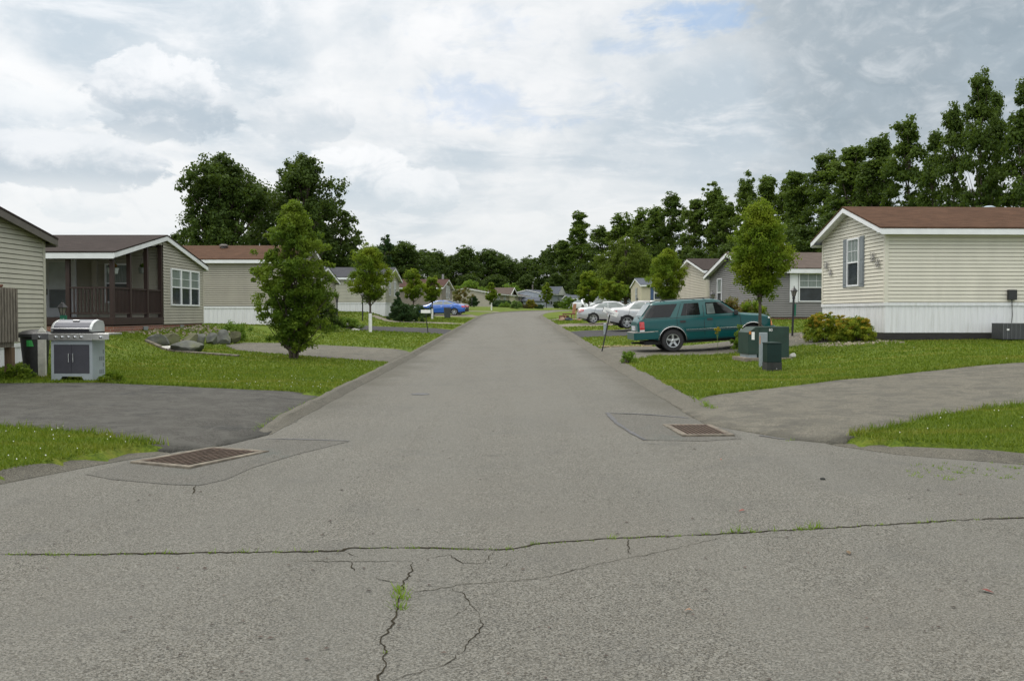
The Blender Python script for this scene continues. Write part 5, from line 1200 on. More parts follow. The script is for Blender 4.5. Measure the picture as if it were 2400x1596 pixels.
    c.patch('taillight', [[(-2.075, .74), (-1.93, .74), (-1.93, .99), (-2.075, .99)]], M_red, .010, nx=4); c.patch('reverse_lamp', [[(-2.075, .68), (-1.93, .68), (-1.93, .735), (-2.075, .735)]], M_lens, .010, nx=4)
    c.patch('marker_light', [[(2.10, .66), (2.20, .66), (2.185, .90), (2.11, .90)]], M_amber, .014, nx=3)
    c.patch('headlight', [[(2.0, .89), (2.16, .87), (2.15, .94), (2.05, .94)]], M_lens, .014, nx=3)
    # bumpers
    b = MB()
    def bump(x0_, x1_, zlo, zhi, w0, w1, mb):
        P = [(x1_, -w1), (x0_+.05, -w0), (x0_, -w0+.10), (x0_, w0-.10), (x0_+.05, w0), (x1_, w1)]
        n = len(P); mb.add([(a, y_, zlo) for a, y_ in P]+[(a, y_, zhi) for a, y_ in P], [tuple(range(n)), tuple(range(2*n-1, n-1, -1))]+[(i, (i+1) % n, n+(i+1) % n, n+i) for i in range(n)])
    bump(-2.27, -1.50, .42, .66, .84, .858, b); b.build('rear_bumper', P_teal, c.t, bevel=.02)
    b = MB(); bump(-2.275, -1.62, .645, .672, .845, .862, b); b.build('bumper_strip', M_peel, c.t, bevel=.01)
    b = MB(); bump(2.0, 2.0, 0, 0, 0, 0, MB()); P = [(1.98, -.82), (2.2, -.76), (2.29, -.6), (2.29, .6), (2.2, .76), (1.98, .82)]; n = 6
    b.add([(a, y_, .42) for a, y_ in P]+[(a, y_, .64) for a, y_ in P], [tuple(range(n)), tuple(range(2*n-1, n-1, -1))]+[(i, (i+1) % n, n+(i+1) % n, n+i) for i in range(n)]); b.build('front_bumper', P_teal, c.t, bevel=.02)
    # tailgate details
    b = MB(); b.bx(-2.175, -2.135, -.30, .30, .72, .86); b.build('number_plate', M_plate, c.t)
    b = MB(); b.tube([(-2.02, -.1, 1.14), (-2.06, -.5, 1.13), (-2.05, -.52, 1.10)], .012, 5); b.build('rear_wiper', M_black, c.t)
    # mirrors
    for sg in (-1, 1):
        b = MB(); b.box((.98, sg*.90, 1.13), (.10, .17, .14)); b.beam((.95, sg*.80, 1.09), (.98, sg*.86, 1.11), .05, .05); b.build('side_mirror', M_black, c.t, bevel=.02)
    # roof rack
    b = MB()
    for sg in (-1, 1):
        b.tube([(-1.35, sg*.56, 1.60), (-1.28, sg*.56, 1.645), (.25, sg*.56, 1.645), (.34, sg*.56, 1.60)], .014, 6)
    for x_ in (-1.2, -.25, .1): b.beam((x_, -.56, 1.648), (x_, .56, 1.648), .05, .022)
    b.build('roof_rack', M_blackmetal, c.t)
    b = MB(); b.lathe([(.09, -.02), (.10, .02), (.05, .05)], 14, (-1.58, -.42, 1.60)); b.build('roof_deflector', M_chrome, c.t)
    # underside
    b = MB(); b.bx(-1.9, 2.0, -.55, .55, .24, .36); b.tube([(-1.9, -.2, .3), (-2.3, -.35, .33)], .03, 8); b.build('chassis', M_black, c.t)
suv()
def sedan(name, label, loc, rz, paint, kind, glass=None):
    if kind == 'a':   # silver, arched roof, 4.6 m
        top = [(-2.30, .86), (-2.22, 1.0), (-1.75, 1.06), (-1.55, 1.08), (-1.1, 1.27), (-.55, 1.41), (0., 1.44), (.45, 1.38), (1.15, 1.02), (1.9, .92), (2.2, .78), (2.3, .55)]; belt = [(-2.3, .82), (-1.6, .97), (-.5, .96), (1.1, .90), (1.9, .84), (2.3, .5)]
        wins = [[(-1.28, 1.0), (-.42, 1.0), (-.42, 1.345), (-.92, 1.27)], [(-.37, 1.0), (.85, .98), (.30, 1.34), (-.37, 1.35)]]
    elif kind == 'b':  # boxier boot, 4.4 m
        top = [(-2.2, .82), (-2.16, 1.02), (-1.95, 1.06), (-1.50, 1.08), (-.95, 1.36), (-.6, 1.42), (.2, 1.42), (.5, 1.36), (1.15, 1.0), (1.9, .9), (2.15, .76), (2.2, .5)]; belt = [(-2.2, .8), (-2.1, .95), (-.5, .94), (1.1, .90), (1.9, .82), (2.2, .5)]
        wins = [[(-1.24, 1.0), (-.42, .99), (-.42, 1.33), (-.92, 1.32)], [(-.37, .99), (.85, .97), (.38, 1.31), (-.37, 1.33)]]
    else:              # sloping fastback, 4.75 m
        top = [(-2.36, .80), (-2.33, .98), (-2.0, 1.03), (-1.5, 1.14), (-.9, 1.32), (-.25, 1.42), (.2, 1.41), (.6, 1.32), (1.25, 1.0), (1.9, .88), (2.25, .70), (2.38, .50)]; belt = [(-2.36, .78), (-1.5, 1.0), (-.6, .95), (1.1, .90), (1.9, .78), (2.38, .46)]
        wins = [[(-1.38, 1.08), (-.30, 1.0), (-.30, 1.34), (-.70, 1.29)], [(-.25, 1.0), (.98, .97), (.46, 1.29), (-.25, 1.35)]]
    L = abs(top[0][0])
    c = Car(name, label, loc, rz, paint, top, belt, [(-L, .34), (-1.8, .25), (-1.3, .20), (1.4, .20), (L-.1, .24), (L, .34)], [(-L, .66), (-L+.12, .78), (-1.5, .86), (1.5, .86), (L-.25, .78), (L, .58)], [(-L, .58), (-1.6, .62), (-.9, .585), (.3, .585), (1.2, .68), (1.9, .66), (L, .5)], -L, L)
    W_ = [(-1.35, .325), (1.36, .325)]; c.body(W_, .375, nst=60); c.wheels(W_, .325, .235, .2, 5, spw=.038, double=True, track=.865)
    c.patch('side_window', wins, glass or M_cglass2, .008); c.patch('window_trim', [[(wins[0][3][0]-.12, wins[0][3][1]+.028), (.30, wins[1][2][1]+.025), (.30, wins[1][2][1]+.038), (wins[0][3][0]-.12, wins[0][3][1]+.042)]], M_black, .01, nx=12, nz=1)
    c.cross('windshield', .52, 1.10, M_cglass, .93); c.cross('rear_window', {'a': -1.50, 'b': -1.42, 'c': -1.75}[kind], {'a': -.72, 'b': -.98, 'c': -.75}[kind], M_cglass2, .9)
    c.patch('taillight', [[(-L+.03, .72), (-L+.30, .76), (-L+.36, .90), (-L+.05, .90)]], M_red, .012, nx=4)
    if kind != 'c': c.patch('tail_lens', [[(-L+.05, .79), (-L+.26, .81), (-L+.28, .84), (-L+.05, .83)]], M_lens, .018, nx=4)
    b = MB(); b.bx(-L-.012, -L+.1, -.26, .26, .60, .74) ; b.build('number_plate', M_plate, c.t)
    for sg in (-1, 1): b = MB(); b.bx(-L-.010, -L+.12, sg*.36, sg*.60, .70, .90); b.build('rear_lamp', M_red, c.t)
    c.patch('headlight', [[(L-.34, .62), (L-.10, .58), (L-.12, .70), (L-.30, .74)]], M_lens, .012, nx=4)
    c.patch('door_seam', [[(-.40, .30), (-.385, .30), (-.385, 1.36), (-.40, 1.36)], [(.95, .34), (.965, .34), (.93, .92), (.915, .92)], [(-1.30, .66), (-1.285, .66), (-1.2, .98), (-1.215, .98)]], M_seam, .003, nx=2, nz=8, merge=True)
    c.patch('door_handle', [[(-1.12, .84), (-.95, .84), (-.95, .87), (-1.12, .87)], [(-.20, .83), (-.03, .83), (-.03, .86), (-.20, .86)]], M_chrome, .02, nx=2, nz=1)
    c.patch('sill', [[(-.95, .24), (.98, .24), (.98, .275), (-.95, .275)]], paint if kind == 'c' else M_black, .012)
    for sg in (-1, 1): b = MB(); b.box((.92, sg*.92, 1.0), (.10, .17, .11)); b.build('side_mirror', paint, c.t, bevel=.02)
    b = MB(); b.bx(-1.9, 2., -.5, .5, .16, .24); b.build('chassis', M_black, c.t)
    return c
def place(px_rear, Y, L, sgn=1): return (px_rear-1200)/FPX*Y+sgn*L/2
x = place(1427, 48.3, 4.4); sedan('parked_sedan', 'silver sedan with red tail lamps nearest behind the green wagon', (x, 48.6, G(x, 48.5, True)-.0), R_(1.5), P_silver2, 'b')
x = place(1356, 60.5, 4.6); sedan('parked_sedan', 'silver sedan with arched roof in the farther right driveway', (x, 61.5, G(x, 61.5, True)), R_(1), P_silver, 'a')
x = place(1090, 90, 4.75, -1); sedan('parked_sports_sedan', 'bright blue fastback car parked on the left side of the street', (x, 90.5, G(x, 90.5, True)), R_(181), P_blue, 'c')
x = place(1099, 93.2, 4.6, -1); sedan('parked_car', 'dark car almost hidden behind the bright blue car', (x, 93.4, G(x, 93.4, True)), R_(181), P_dark, 'a')
x = 9.1; sedan('parked_white_car', 'distant white car behind the arched silver sedan', (x, 118, Gd(x, 118)+.05), R_(-70), P_white, 'b')
# ================================================================== STREET FURNITURE AND GARDEN THINGS
M_lampglass = mat('lamp_glass', (.17, .16, .14), .25, .15, 5)
def lamp(px, Y, ztop, label, lean=0., sign=None, post=None, fancy=False):
    x, y, z = ground_at(px, Y); h = ztop-z; t = thing('lamp_post', (x, y, z), 0, label, 'lamp post', 'garden lamp posts'); t.rotation_euler = (0, lean, 0)
    p = MB(); hh = h-.36; p.tube([(0, 0, -.1), (0, 0, hh*.98)], .038, 10); p.lathe([(.038, 0), (.06, .01), (.06, .04), (.03, .06)], 10, (0, 0, hh-.10)); p.build('post', post or M_blackmetal, t, smooth=True, ang=40)
    g = MB(); g.lathe([(.05, 0), (.095, .17)], 6, (0, 0, hh)); go = g.build('lantern_glass', M_lampglass, t)
    f = MB()
    for k in range(6): a = k*math.pi/3; f.tube([(.052*math.cos(a), .052*math.sin(a), hh-.01), (.098*math.cos(a), .098*math.sin(a), hh+.175)], .007, 4)
    f.lathe([(.06, -.03), (.06, 0)], 6, (0, 0, hh)); f.lathe([(.135, 0), (.13, .015), (.075, .07), (.05, .10), (.03, .12), (.012, .13), (.016, .15), (.004, .19)], 6, (0, 0, hh+.17)); f.build('lantern_cap', M_blackmetal, t)
    if fancy: q = MB(); q.lathe([(.04, 0), (.07, .04), (.05, .1), (.075, .16), (.045, .22)], 10, (0, 0, hh-.3)); q.build('collar', M_blackmetal, t, smooth=True)
    if sign:
        s = MB(); s.box((.05, -.06, hh*sign[1]), sign[2]); so = s.build('number_sign', mat('sign_green', (.01, .13, .075), .5, .1, 6), t)
        cu = bpy.data.curves.new('txt', 'FONT'); cu.body = sign[0]; cu.size = sign[3]; cu.align_x = 'CENTER'; cu.align_y = 'CENTER'; cu.extrude = .002
        o = bpy.data.objects.new('txt', cu); COL.objects.link(o); bpy.context.view_layer.update(); me = bpy.data.meshes.new_from_object(o.evaluated_get(bpy.context.evaluated_depsgraph_get())); bpy.data.objects.remove(o)
        me.materials.append(M_whitepaint); n = mesh_obj('digits', me, so); n.rotation_euler = (math.pi/2, 0, 0); n.location = (.06, -.06-sign[2][1]/2-.004, hh*sign[1]+sign[4])
    return t
lamp(147, 22.6, 1.98, 'ornate black lamp post with green number sign rising behind the grill', sign=('5', .90, (.16, .03, .2), .11, -.02), fancy=True)
lamp(1857, 32.3, 2.61, 'black lamp post with narrow green sign in front of the cream home', lean=.03, sign=('', .66, (.05, .03, .42), .1, 0))
lamp(790, 48., 2.70, 'dark lamp post beside the right edge of the big pear tree')
lamp(1670, 40.5, 2.66, 'black lamp post at the left corner of the grey home')
lamp(850, 57, 2.95, 'thin black post under the crown of the white guarded tree')
lamp(1106, 124, 3.75, 'small lamp post behind the clipped round shrub')
lamp(1493, 88, 3.2, 'distant black lamp post before the home with blue shutters')
# signs on leaning posts
def roadsign(px0, py0, Y, px1, py1, w, h, ang, label, off, left=False):
    a = at(px0, py0, Y); z = Gd(a.x, Y); bpt = at(px1, py1, Y); t = thing('newspaper_box_post', (a.x, Y, z), 0, label, 'newspaper box')
    p = MB(); p.tube([(0, 0, -.1), (bpt.x-a.x, 0, bpt.z-z)], .022, 8); p.build('post', M_blackmetal, t)
    c = Vector((bpt.x-a.x+off[0], -.02, bpt.z-z+off[1])); M2 = Matrix.Rotation(ang, 3, 'Y')
    b = MB(); b.box(c, (w, .16, h), M=M2); b.build('box', M_whitepaint, t, bevel=.015)
    if not left:
        s = MB()
        for k, (dx, l, dz) in enumerate(((-.02, .30, -.01), (-.04, .18, -.045))): s.box(c+M2 @ Vector((dx, -.084, dz)), (l, .004, .016), M=M2)
        s.build('faded_lettering', mat('faded_ink', (.22, .22, .26), .7), t)
        s = MB(); s.box(c+M2 @ Vector((-w/2-.003, 0, 0)), (.01, .13, h*.8), M=M2); s.build('open_end', M_black, t)
roadsign(1407, 802, 30.5, 1429, 738, .50, .17, R_(22), 'white newspaper box tilted on a leaning black post at the right kerb', (.02, .08))
roadsign(1004, 780, 45.5, 997, 732, .46, .16, 0, 'white newspaper box on a leaning black post at the left kerb', (.02, .03), True)
x, y, z = ground_at(1418, 44.6); b = MB(); b.tube([(0, 0, -.05), (0, 0, .50)], .07, 12); b.lathe([(.075, .5), (.075, .54), (.03, .56)], 12); o = b.build('utility_tube', mat('utility_grey', (.27, .31, .33), .5), smooth=True, ang=40); o.location = (x, y, z); tag(o, 'grey utility tube standing between the leaning post and silver sedans', 'utility pedestal')
# bin at the far left kerb
x, y, z = ground_at(1048.5, 78); t = thing('wheelie_bin', (x, y, z), R_(5), 'dark grey wheeled bin on the left kerb by the blue car', 'bin')
b = MB(); b.add([(-.24, -.26, .05), (.24, -.26, .05), (.24, .26, .05), (-.24, .26, .05), (-.29, -.31, .84), (.29, -.31, .84), (.29, .31, .84), (-.29, .31, .84)], [(0, 1, 2, 3), (4, 5, 6, 7), (0, 1, 5, 4), (1, 2, 6, 5), (2, 3, 7, 6), (3, 0, 4, 7)]); b.build('body', M_bin, t) if False else b.build('body', mat('bin_plastic', (.045, .05, .055), .6, .2, 6), t, bevel=.02)
b = MB(); b.bx(-.31, .31, -.34, .32, .845, .89); b.build('lid', mat('bin_plastic', (.045, .05, .055)), t, bevel=.02)
for s in (-.2, .2): b = MB(); b.lathe([(.09, -.03), (.09, .03)], 14, (s, .27, .09), 'X'); b.build('wheel', M_rubber, t)
# green transformer on pad
M_tgreen = mat('transformer_green', (.022, .044, .035), .55, .15, 3, spec=.25, dirt=((.04, .05, .038), 5, .5)); M_pgreen = mat('pedestal_green', (.006, .022, .019), .5, .12, 4, spec=.25)
def transformer():
    x0, Y = at(1748, 845, 24.6).x, 24.6; x1 = at(1846, 845, 24.6).x; z = G((x0+x1)/2, Y)+.02; t = thing('transformer_box', ((x0+x1)/2, Y+.35, z), R_(4), 'large green utility transformer on a concrete pad in the right lawn', 'utility box')
    w = (x1-x0)/2; b = MB(); b.bx(-w*1.22, w*1.18, -.52, .55, -.12, .05); b.build('pad', mat('pad_concrete', (.17, .14, .11), .9, .2, 6, bump=.4), t, bevel=.01)
    d = .42; h = .86; ch = .16; L = -w; m = -w+.40*w*2*.62
    b = MB(); P = [(-w+.0, .10), (-w, h-.12), (-w+.14, h), (w, h), (w, .05), (-w+.32, .05)]
    b.add([(-w, -d, .14), (-w, -d, h-.15), (-w+.20, -d, h-.01), (w, -d, h-.0), (w, -d, .05), (-w+.26, -d, .05), (-w+.26, -d, .14), (-w, d, .14), (-w, d, h-.15), (-w+.20, d, h-.01), (w, d, h), (w, d, .05), (-w+.26, d, .05), (-w+.26, d, .14)],
          [(0, 1, 2, 3, 4, 5, 6), (7, 8, 9, 10, 11, 12, 13), (0, 1, 8, 7), (1, 2, 9, 8), (2, 3, 10, 9), (3, 4, 11, 10), (4, 5, 12, 11), (5, 6, 13, 12), (6, 0, 7, 13)]); b.build('housing', M_tgreen, t, bevel=.008)
    b = MB(); b.bx(-w*.02, w*.0+.004, -d-.006, -d, .06, h-.02); b.bx(-w+.30, -w+.304, -d-.006, -d, .06, h-.03); b.build('door_edge', M_pgreen, t)
    b = MB(); b.bx(-w+.09, -w+.17, -d-.004, -d, .52, .72); b.build('warning_label', M_whitepaint, t)
    b = MB(); b.bx(-w+.02, -w+.08, -d-.004, -d, .66, .74); b.build('orange_label', mat('label_orange', (.5, .16, .02), .6), t)
    cu = bpy.data.curves.new('txt', 'FONT'); cu.body = '80'; cu.size = .10; cu.align_x = 'CENTER'; cu.extrude = .002; o = bpy.data.objects.new('txt', cu); COL.objects.link(o); bpy.context.view_layer.update(); me = bpy.data.meshes.new_from_object(o.evaluated_get(bpy.context.evaluated_depsgraph_get())); bpy.data.objects.remove(o)
    me.materials.append(M_whitepaint); n = mesh_obj('digits', me, t); n.rotation_euler = (math.pi/2, 0, 0); n.location = (.05, -d-.004, h-.12)
    b = MB(); b.bx(-w+.04, -w+.25, -d+.04, d-.04, .05, .14); b.build('foot', mat('utility_grey', (.2, .21, .21), .6), t)
transformer()
x, y, z = ground_at(1810, 21.3); t = thing('utility_pedestal', (x, y, z), R_(3), 'small dark green utility pedestal in front of the large green box', 'utility box')
b = MB(); b.bx(-.165, .165, -.165, .165, .2, .62); b.bx(-.175, .175, -.175, .175, .62, .64); b.add([(-.175, -.175, .64), (.175, -.175, .64), (.175, .175, .64), (-.175, .175, .64), (0, 0, .665)], [(0, 1, 4), (1, 2, 4), (2, 3, 4), (3, 0, 4)]); b.build('cover', M_pgreen, t, bevel=.006)
b = MB(); b.bx(-.17, .17, -.17, .17, -.08, .197); b.build('base', mat('pedestal_base', (.025, .027, .025), .9, .3, 6), t)
x, y, z = ground_at(1789, 22.6); t = thing('utility_pedestal', (x, y, z), R_(3), 'grey square utility post with orange mark between the two green boxes', 'utility box')
b = MB(); b.bx(-.085, .085, -.07, .07, -.05, .82); b.build('post', mat('pedestal_grey', (.22, .25, .27), .5, .08, 4), t, bevel=.01)
b = MB(); b.bx(-.088, -.083, -.05, .0, .55, .74); b.build('orange_label', mat('label_orange', (.5, .16, .02)), t)
def rock(name, label, loc, sz, seed, m, rz=0, cat='rock', group=None, sub=3):
    bm = bmesh.new(); bmesh.ops.create_icosphere(bm, subdivisions=sub, radius=1); rg = random.Random(seed)
    ks = [(Vector((rg.gauss(0, 1), rg.gauss(0, 1), rg.gauss(0, 1))).normalized(), rg.uniform(.42, .85)) for _ in range(13)]
    for v in bm.verts:
        for n, k in ks:
            d = v.co.dot(n)
            if d > k: v.co -= n*(d-k)*.97
        v.co += v.co*(.05*math.sin(v.co.x*5+seed)+.04*math.sin(v.co.y*7+v.co.z*6)+rg.uniform(-.03, .03)); v.co = Vector((v.co.x*sz[0]/2, v.co.y*sz[1]/2, v.co.z*sz[2]))
    me = bpy.data.meshes.new(name); bm.to_mesh(me); bm.free(); me.materials.append(m)
    for p in me.polygons: p.use_smooth = True
    me.set_sharp_from_angle(angle=R_(28)); o = mesh_obj(name, me); o.location = loc; o.rotation_euler = (0, 0, rz); return tag(o, label, cat, group)
M_rock = mat('boulder_stone', (.095, .10, .088), .95, .35, 2.2, bump=1., bscale=9, dirt=((.12, .13, .05), 1.6, .7)); M_rock2 = mat('boulder_mossy', (.10, .10, .055), .95, .35, 2.2, bump=1., bscale=9, dirt=((.08, .10, .03), 1.6, .7)); M_wrock = mat('white_stone', (.52, .51, .47), .9, .2, 5, bump=.5)
BG = 'boulders of the rock edging by the porch home'
for px, py, w, h, lab, m, s in ((372, 800, 55, 24, 'sloping flat grey boulder at the left end of the rock edging', M_rock, 1), (442, 817, 92, 24, 'long low grey boulder nearest the driveway', M_rock, 2), (400, 795, 50, 22, 'mossy brown boulder behind the long low one', M_rock2, 3), (443, 797, 44, 28, 'mossy round boulder in the middle of the rock edging', M_rock2, 4), (468, 795, 40, 30, 'pale grey round boulder right of the mossy one', M_rock, 5), (497, 793, 36, 24, 'dark upright boulder in the rock edging', M_rock, 6), (521, 792, 52, 26, 'tallest grey boulder of the rock edging', M_rock, 7), (549, 789, 32, 26, 'dark boulder at the right end of the rock edging', M_rock2, 8), (392, 812, 26, 8, 'small flat pale stone by the path', M_wrock, 9)):
    Y = 27.6 if s in (2, 9) else 28.2+.025*(px-372); sc = Y/FPX; x = (px-1200)*sc; z = min(Gd(x, Y), at(px, py, Y).z+.1)
    rock('boulder', lab, (x, Y, max(z-.02, at(px, py, Y).z-.02)), (w*sc*1.1, w*sc*.7+.15, h*sc*.85), s, m, rz=.2*s, group=BG)
# rubble, path and small stones
def stones(name, label, n, fx, size, m, seed, cat='stones'):
    b = MB(); r = random.Random(seed)
    for _ in range(n):
        x, y = fx(r); z = Gd(x, y); s = size*r.uniform(.5, 1.5); a = r.uniform(0, 6.3)
        vs = [(x+s*math.cos(a+k*1.257)*r.uniform(.7, 1.1), y+s*math.sin(a+k*1.257)*r.uniform(.7, 1.1), z) for k in range(5)]+[(x+s*.5*math.cos(a+k*1.257), y+s*.5*math.sin(a+k*1.257), z+s*r.uniform(.5, .9)) for k in range(5)]
        b.add(vs, [(5, 6, 7, 8, 9)]+[(k, (k+1) % 5, 5+(k+1) % 5, 5+k) for k in range(5)])
    tag(b.build(name, m), label, cat, kind='stuff')
M_rubble = mat('rubble', (.26, .22, .17), .95, .45, 3)
stones('gravel_stones', 'loose stones on the bare bank around the golden bushes', 260, lambda r: (r.uniform(9.0, 11.2), r.gauss(27.3, .4)), .035, M_rubble, 1)
stones('gravel_stones', 'loose pale stones round the foot of the lamp post', 150, lambda r: (9.7+r.gauss(0, .5), 31+r.gauss(0, .7)), .05, M_rubble, 2)
stones('gravel_stones', 'dry pale debris along the edge of the wagon driveway', 260, lambda r: (r.uniform(3.1, 5.0), 33.4+r.gauss(0, .18)), .04, mat('dry_debris', (.30, .24, .14), .95, .4, 3), 3)
stones('gravel_stones', 'small stones at the foot of the porch home brick base', 260, lambda r: (r.uniform(-12.0, -10.6), r.uniform(29, 36)), .045, M_rubble, 4)
stones('road_grit', 'scattered grit and leaf bits lying on the street', 170, lambda r: (lambda yy: (r.uniform(-.5*yy, .52*yy), yy))(r.uniform(3.5, 12)) , .010, mat('grit', (.09, .065, .05), .9, .5, 3), 5) if False else None
b = MB(); r = random.Random(12)
for k in range(240):
    y = 3.6+r.random()**1.4*9; x = r.uniform(-.53*y, .53*y)
    if y > interp(x, YB)-.1 and y < 16 and (x < -3 or x > 2.6): continue
    s = r.uniform(.003, .010)*(1.6 if r.random() < .08 else 1); a = r.uniform(0, 6.3); z = zr(y)+.006
    b.add([(x+s*2*math.cos(a), y+s*2*math.sin(a), z), (x-s*math.sin(a), y+s*math.cos(a), z+s*.6), (x-s*2*math.cos(a), y-s*2*math.sin(a), z), (x+s*math.sin(a), y-s*math.cos(a), z+s*.4)], [(0, 1, 2, 3)])
tag(b.build('road_grit', mat('grit', (.075, .055, .045), .9, .6, 3)), 'scattered grit and leaf bits lying on the street', 'debris', kind='stuff')
for i, (px, py, s, m, lab) in enumerate(((1739, 1199, .03, (.22, .06, .045), 'red dried leaf on the street right of centre'), (1989, 1298, .035, (.13, .09, .05), 'brown dried leaf below the long crack on the right'), (2312, 1388, .04, (.16, .045, .035), 'dark red leaf near the lower right corner'), (1615, 1434, .025, (.25, .14, .08), 'tan dried leaf low on the street right of centre'), (1690, 1079, .02, (.3, .12, .08), 'small orange leaf below the right drain'))):
    x, y = onroad(px, py); b = MB(); b.add([(-s, 0, .004), (-.3*s, .45*s, .012), (s*.6, .3*s, .016), (s*1.1, 0, .006), (.5*s, -.4*s, .012), (-.4*s, -.35*s, .010), (0, 0, .02)], [(0, 1, 6), (1, 2, 6), (2, 3, 6), (3, 4, 6), (4, 5, 6), (5, 0, 6)])
    o = b.build('fallen_leaf', mat('leaf_dry%d' % i, m, .8, .2, 20)); o.location = (x, y, zr(y)+.003); o.rotation_euler = (0, 0, .4+i); tag(o, lab, 'leaf')
x, y = onroad(1929, 1124); t = rock('dark_clod', 'dark lump lying on the street right of the drain', (x, y, zr(y)), (.075, .05, .035), 5, mat('clod', (.02, .022, .018), .9, .3, 20, bump=1.), cat='clod', sub=2)
rock('white_stone', 'white stone lying right of the transformer pad', (at(1858, 842, 24.9).x, 24.9, G(at(1858, 842, 24.9).x, 24.9)+.02), (.26, .14, .10), 3, M_wrock, .6)
rock('white_stone', 'small pale stone at the kerb corner by the wagon driveway', (at(1463, 846, 25.2).x, 25.2, G(3.1, 25.2)), (.12, .1, .05), 4, M_wrock)
rock('white_stone', 'pale stones beside the lime clump near the dark driveway', (at(833, 776, 47).x, 47, Gd(at(833, 776, 47).x, 47)), (.5, .3, .16), 8, M_wrock)
p0, p1 = at(262, 788, 25.4), at(452, 817, 24.2)
b = MB(); n = 12
for i in range(n):
    a, c = i/n, (i+1)/n; x0, y0 = -10.9+3.35*a, 28.0-2.0*a; x1, y1 = -10.9+3.35*c-.03, 28.0-2.0*c
    b.add([(x0, y0-.16, G(x0, y0)-.05), (x1, y1-.16, G(x1, y1)-.05), (x1, y1+.16, G(x1, y1)-.05), (x0, y0+.16, G(x0, y0)-.05), (x0, y0-.16, G(x0, y0)+.05), (x1, y1-.16, G(x1, y1)+.05), (x1, y1+.16, G(x1, y1)+.05), (x0, y0+.16, G(x0, y0)+.05)], [(0, 1, 2, 3), (4, 5, 6, 7), (0, 1, 5, 4), (1, 2, 6, 5), (2, 3, 7, 6), (3, 0, 4, 7)])
tag(b.build('path', M_conc), kind='structure')
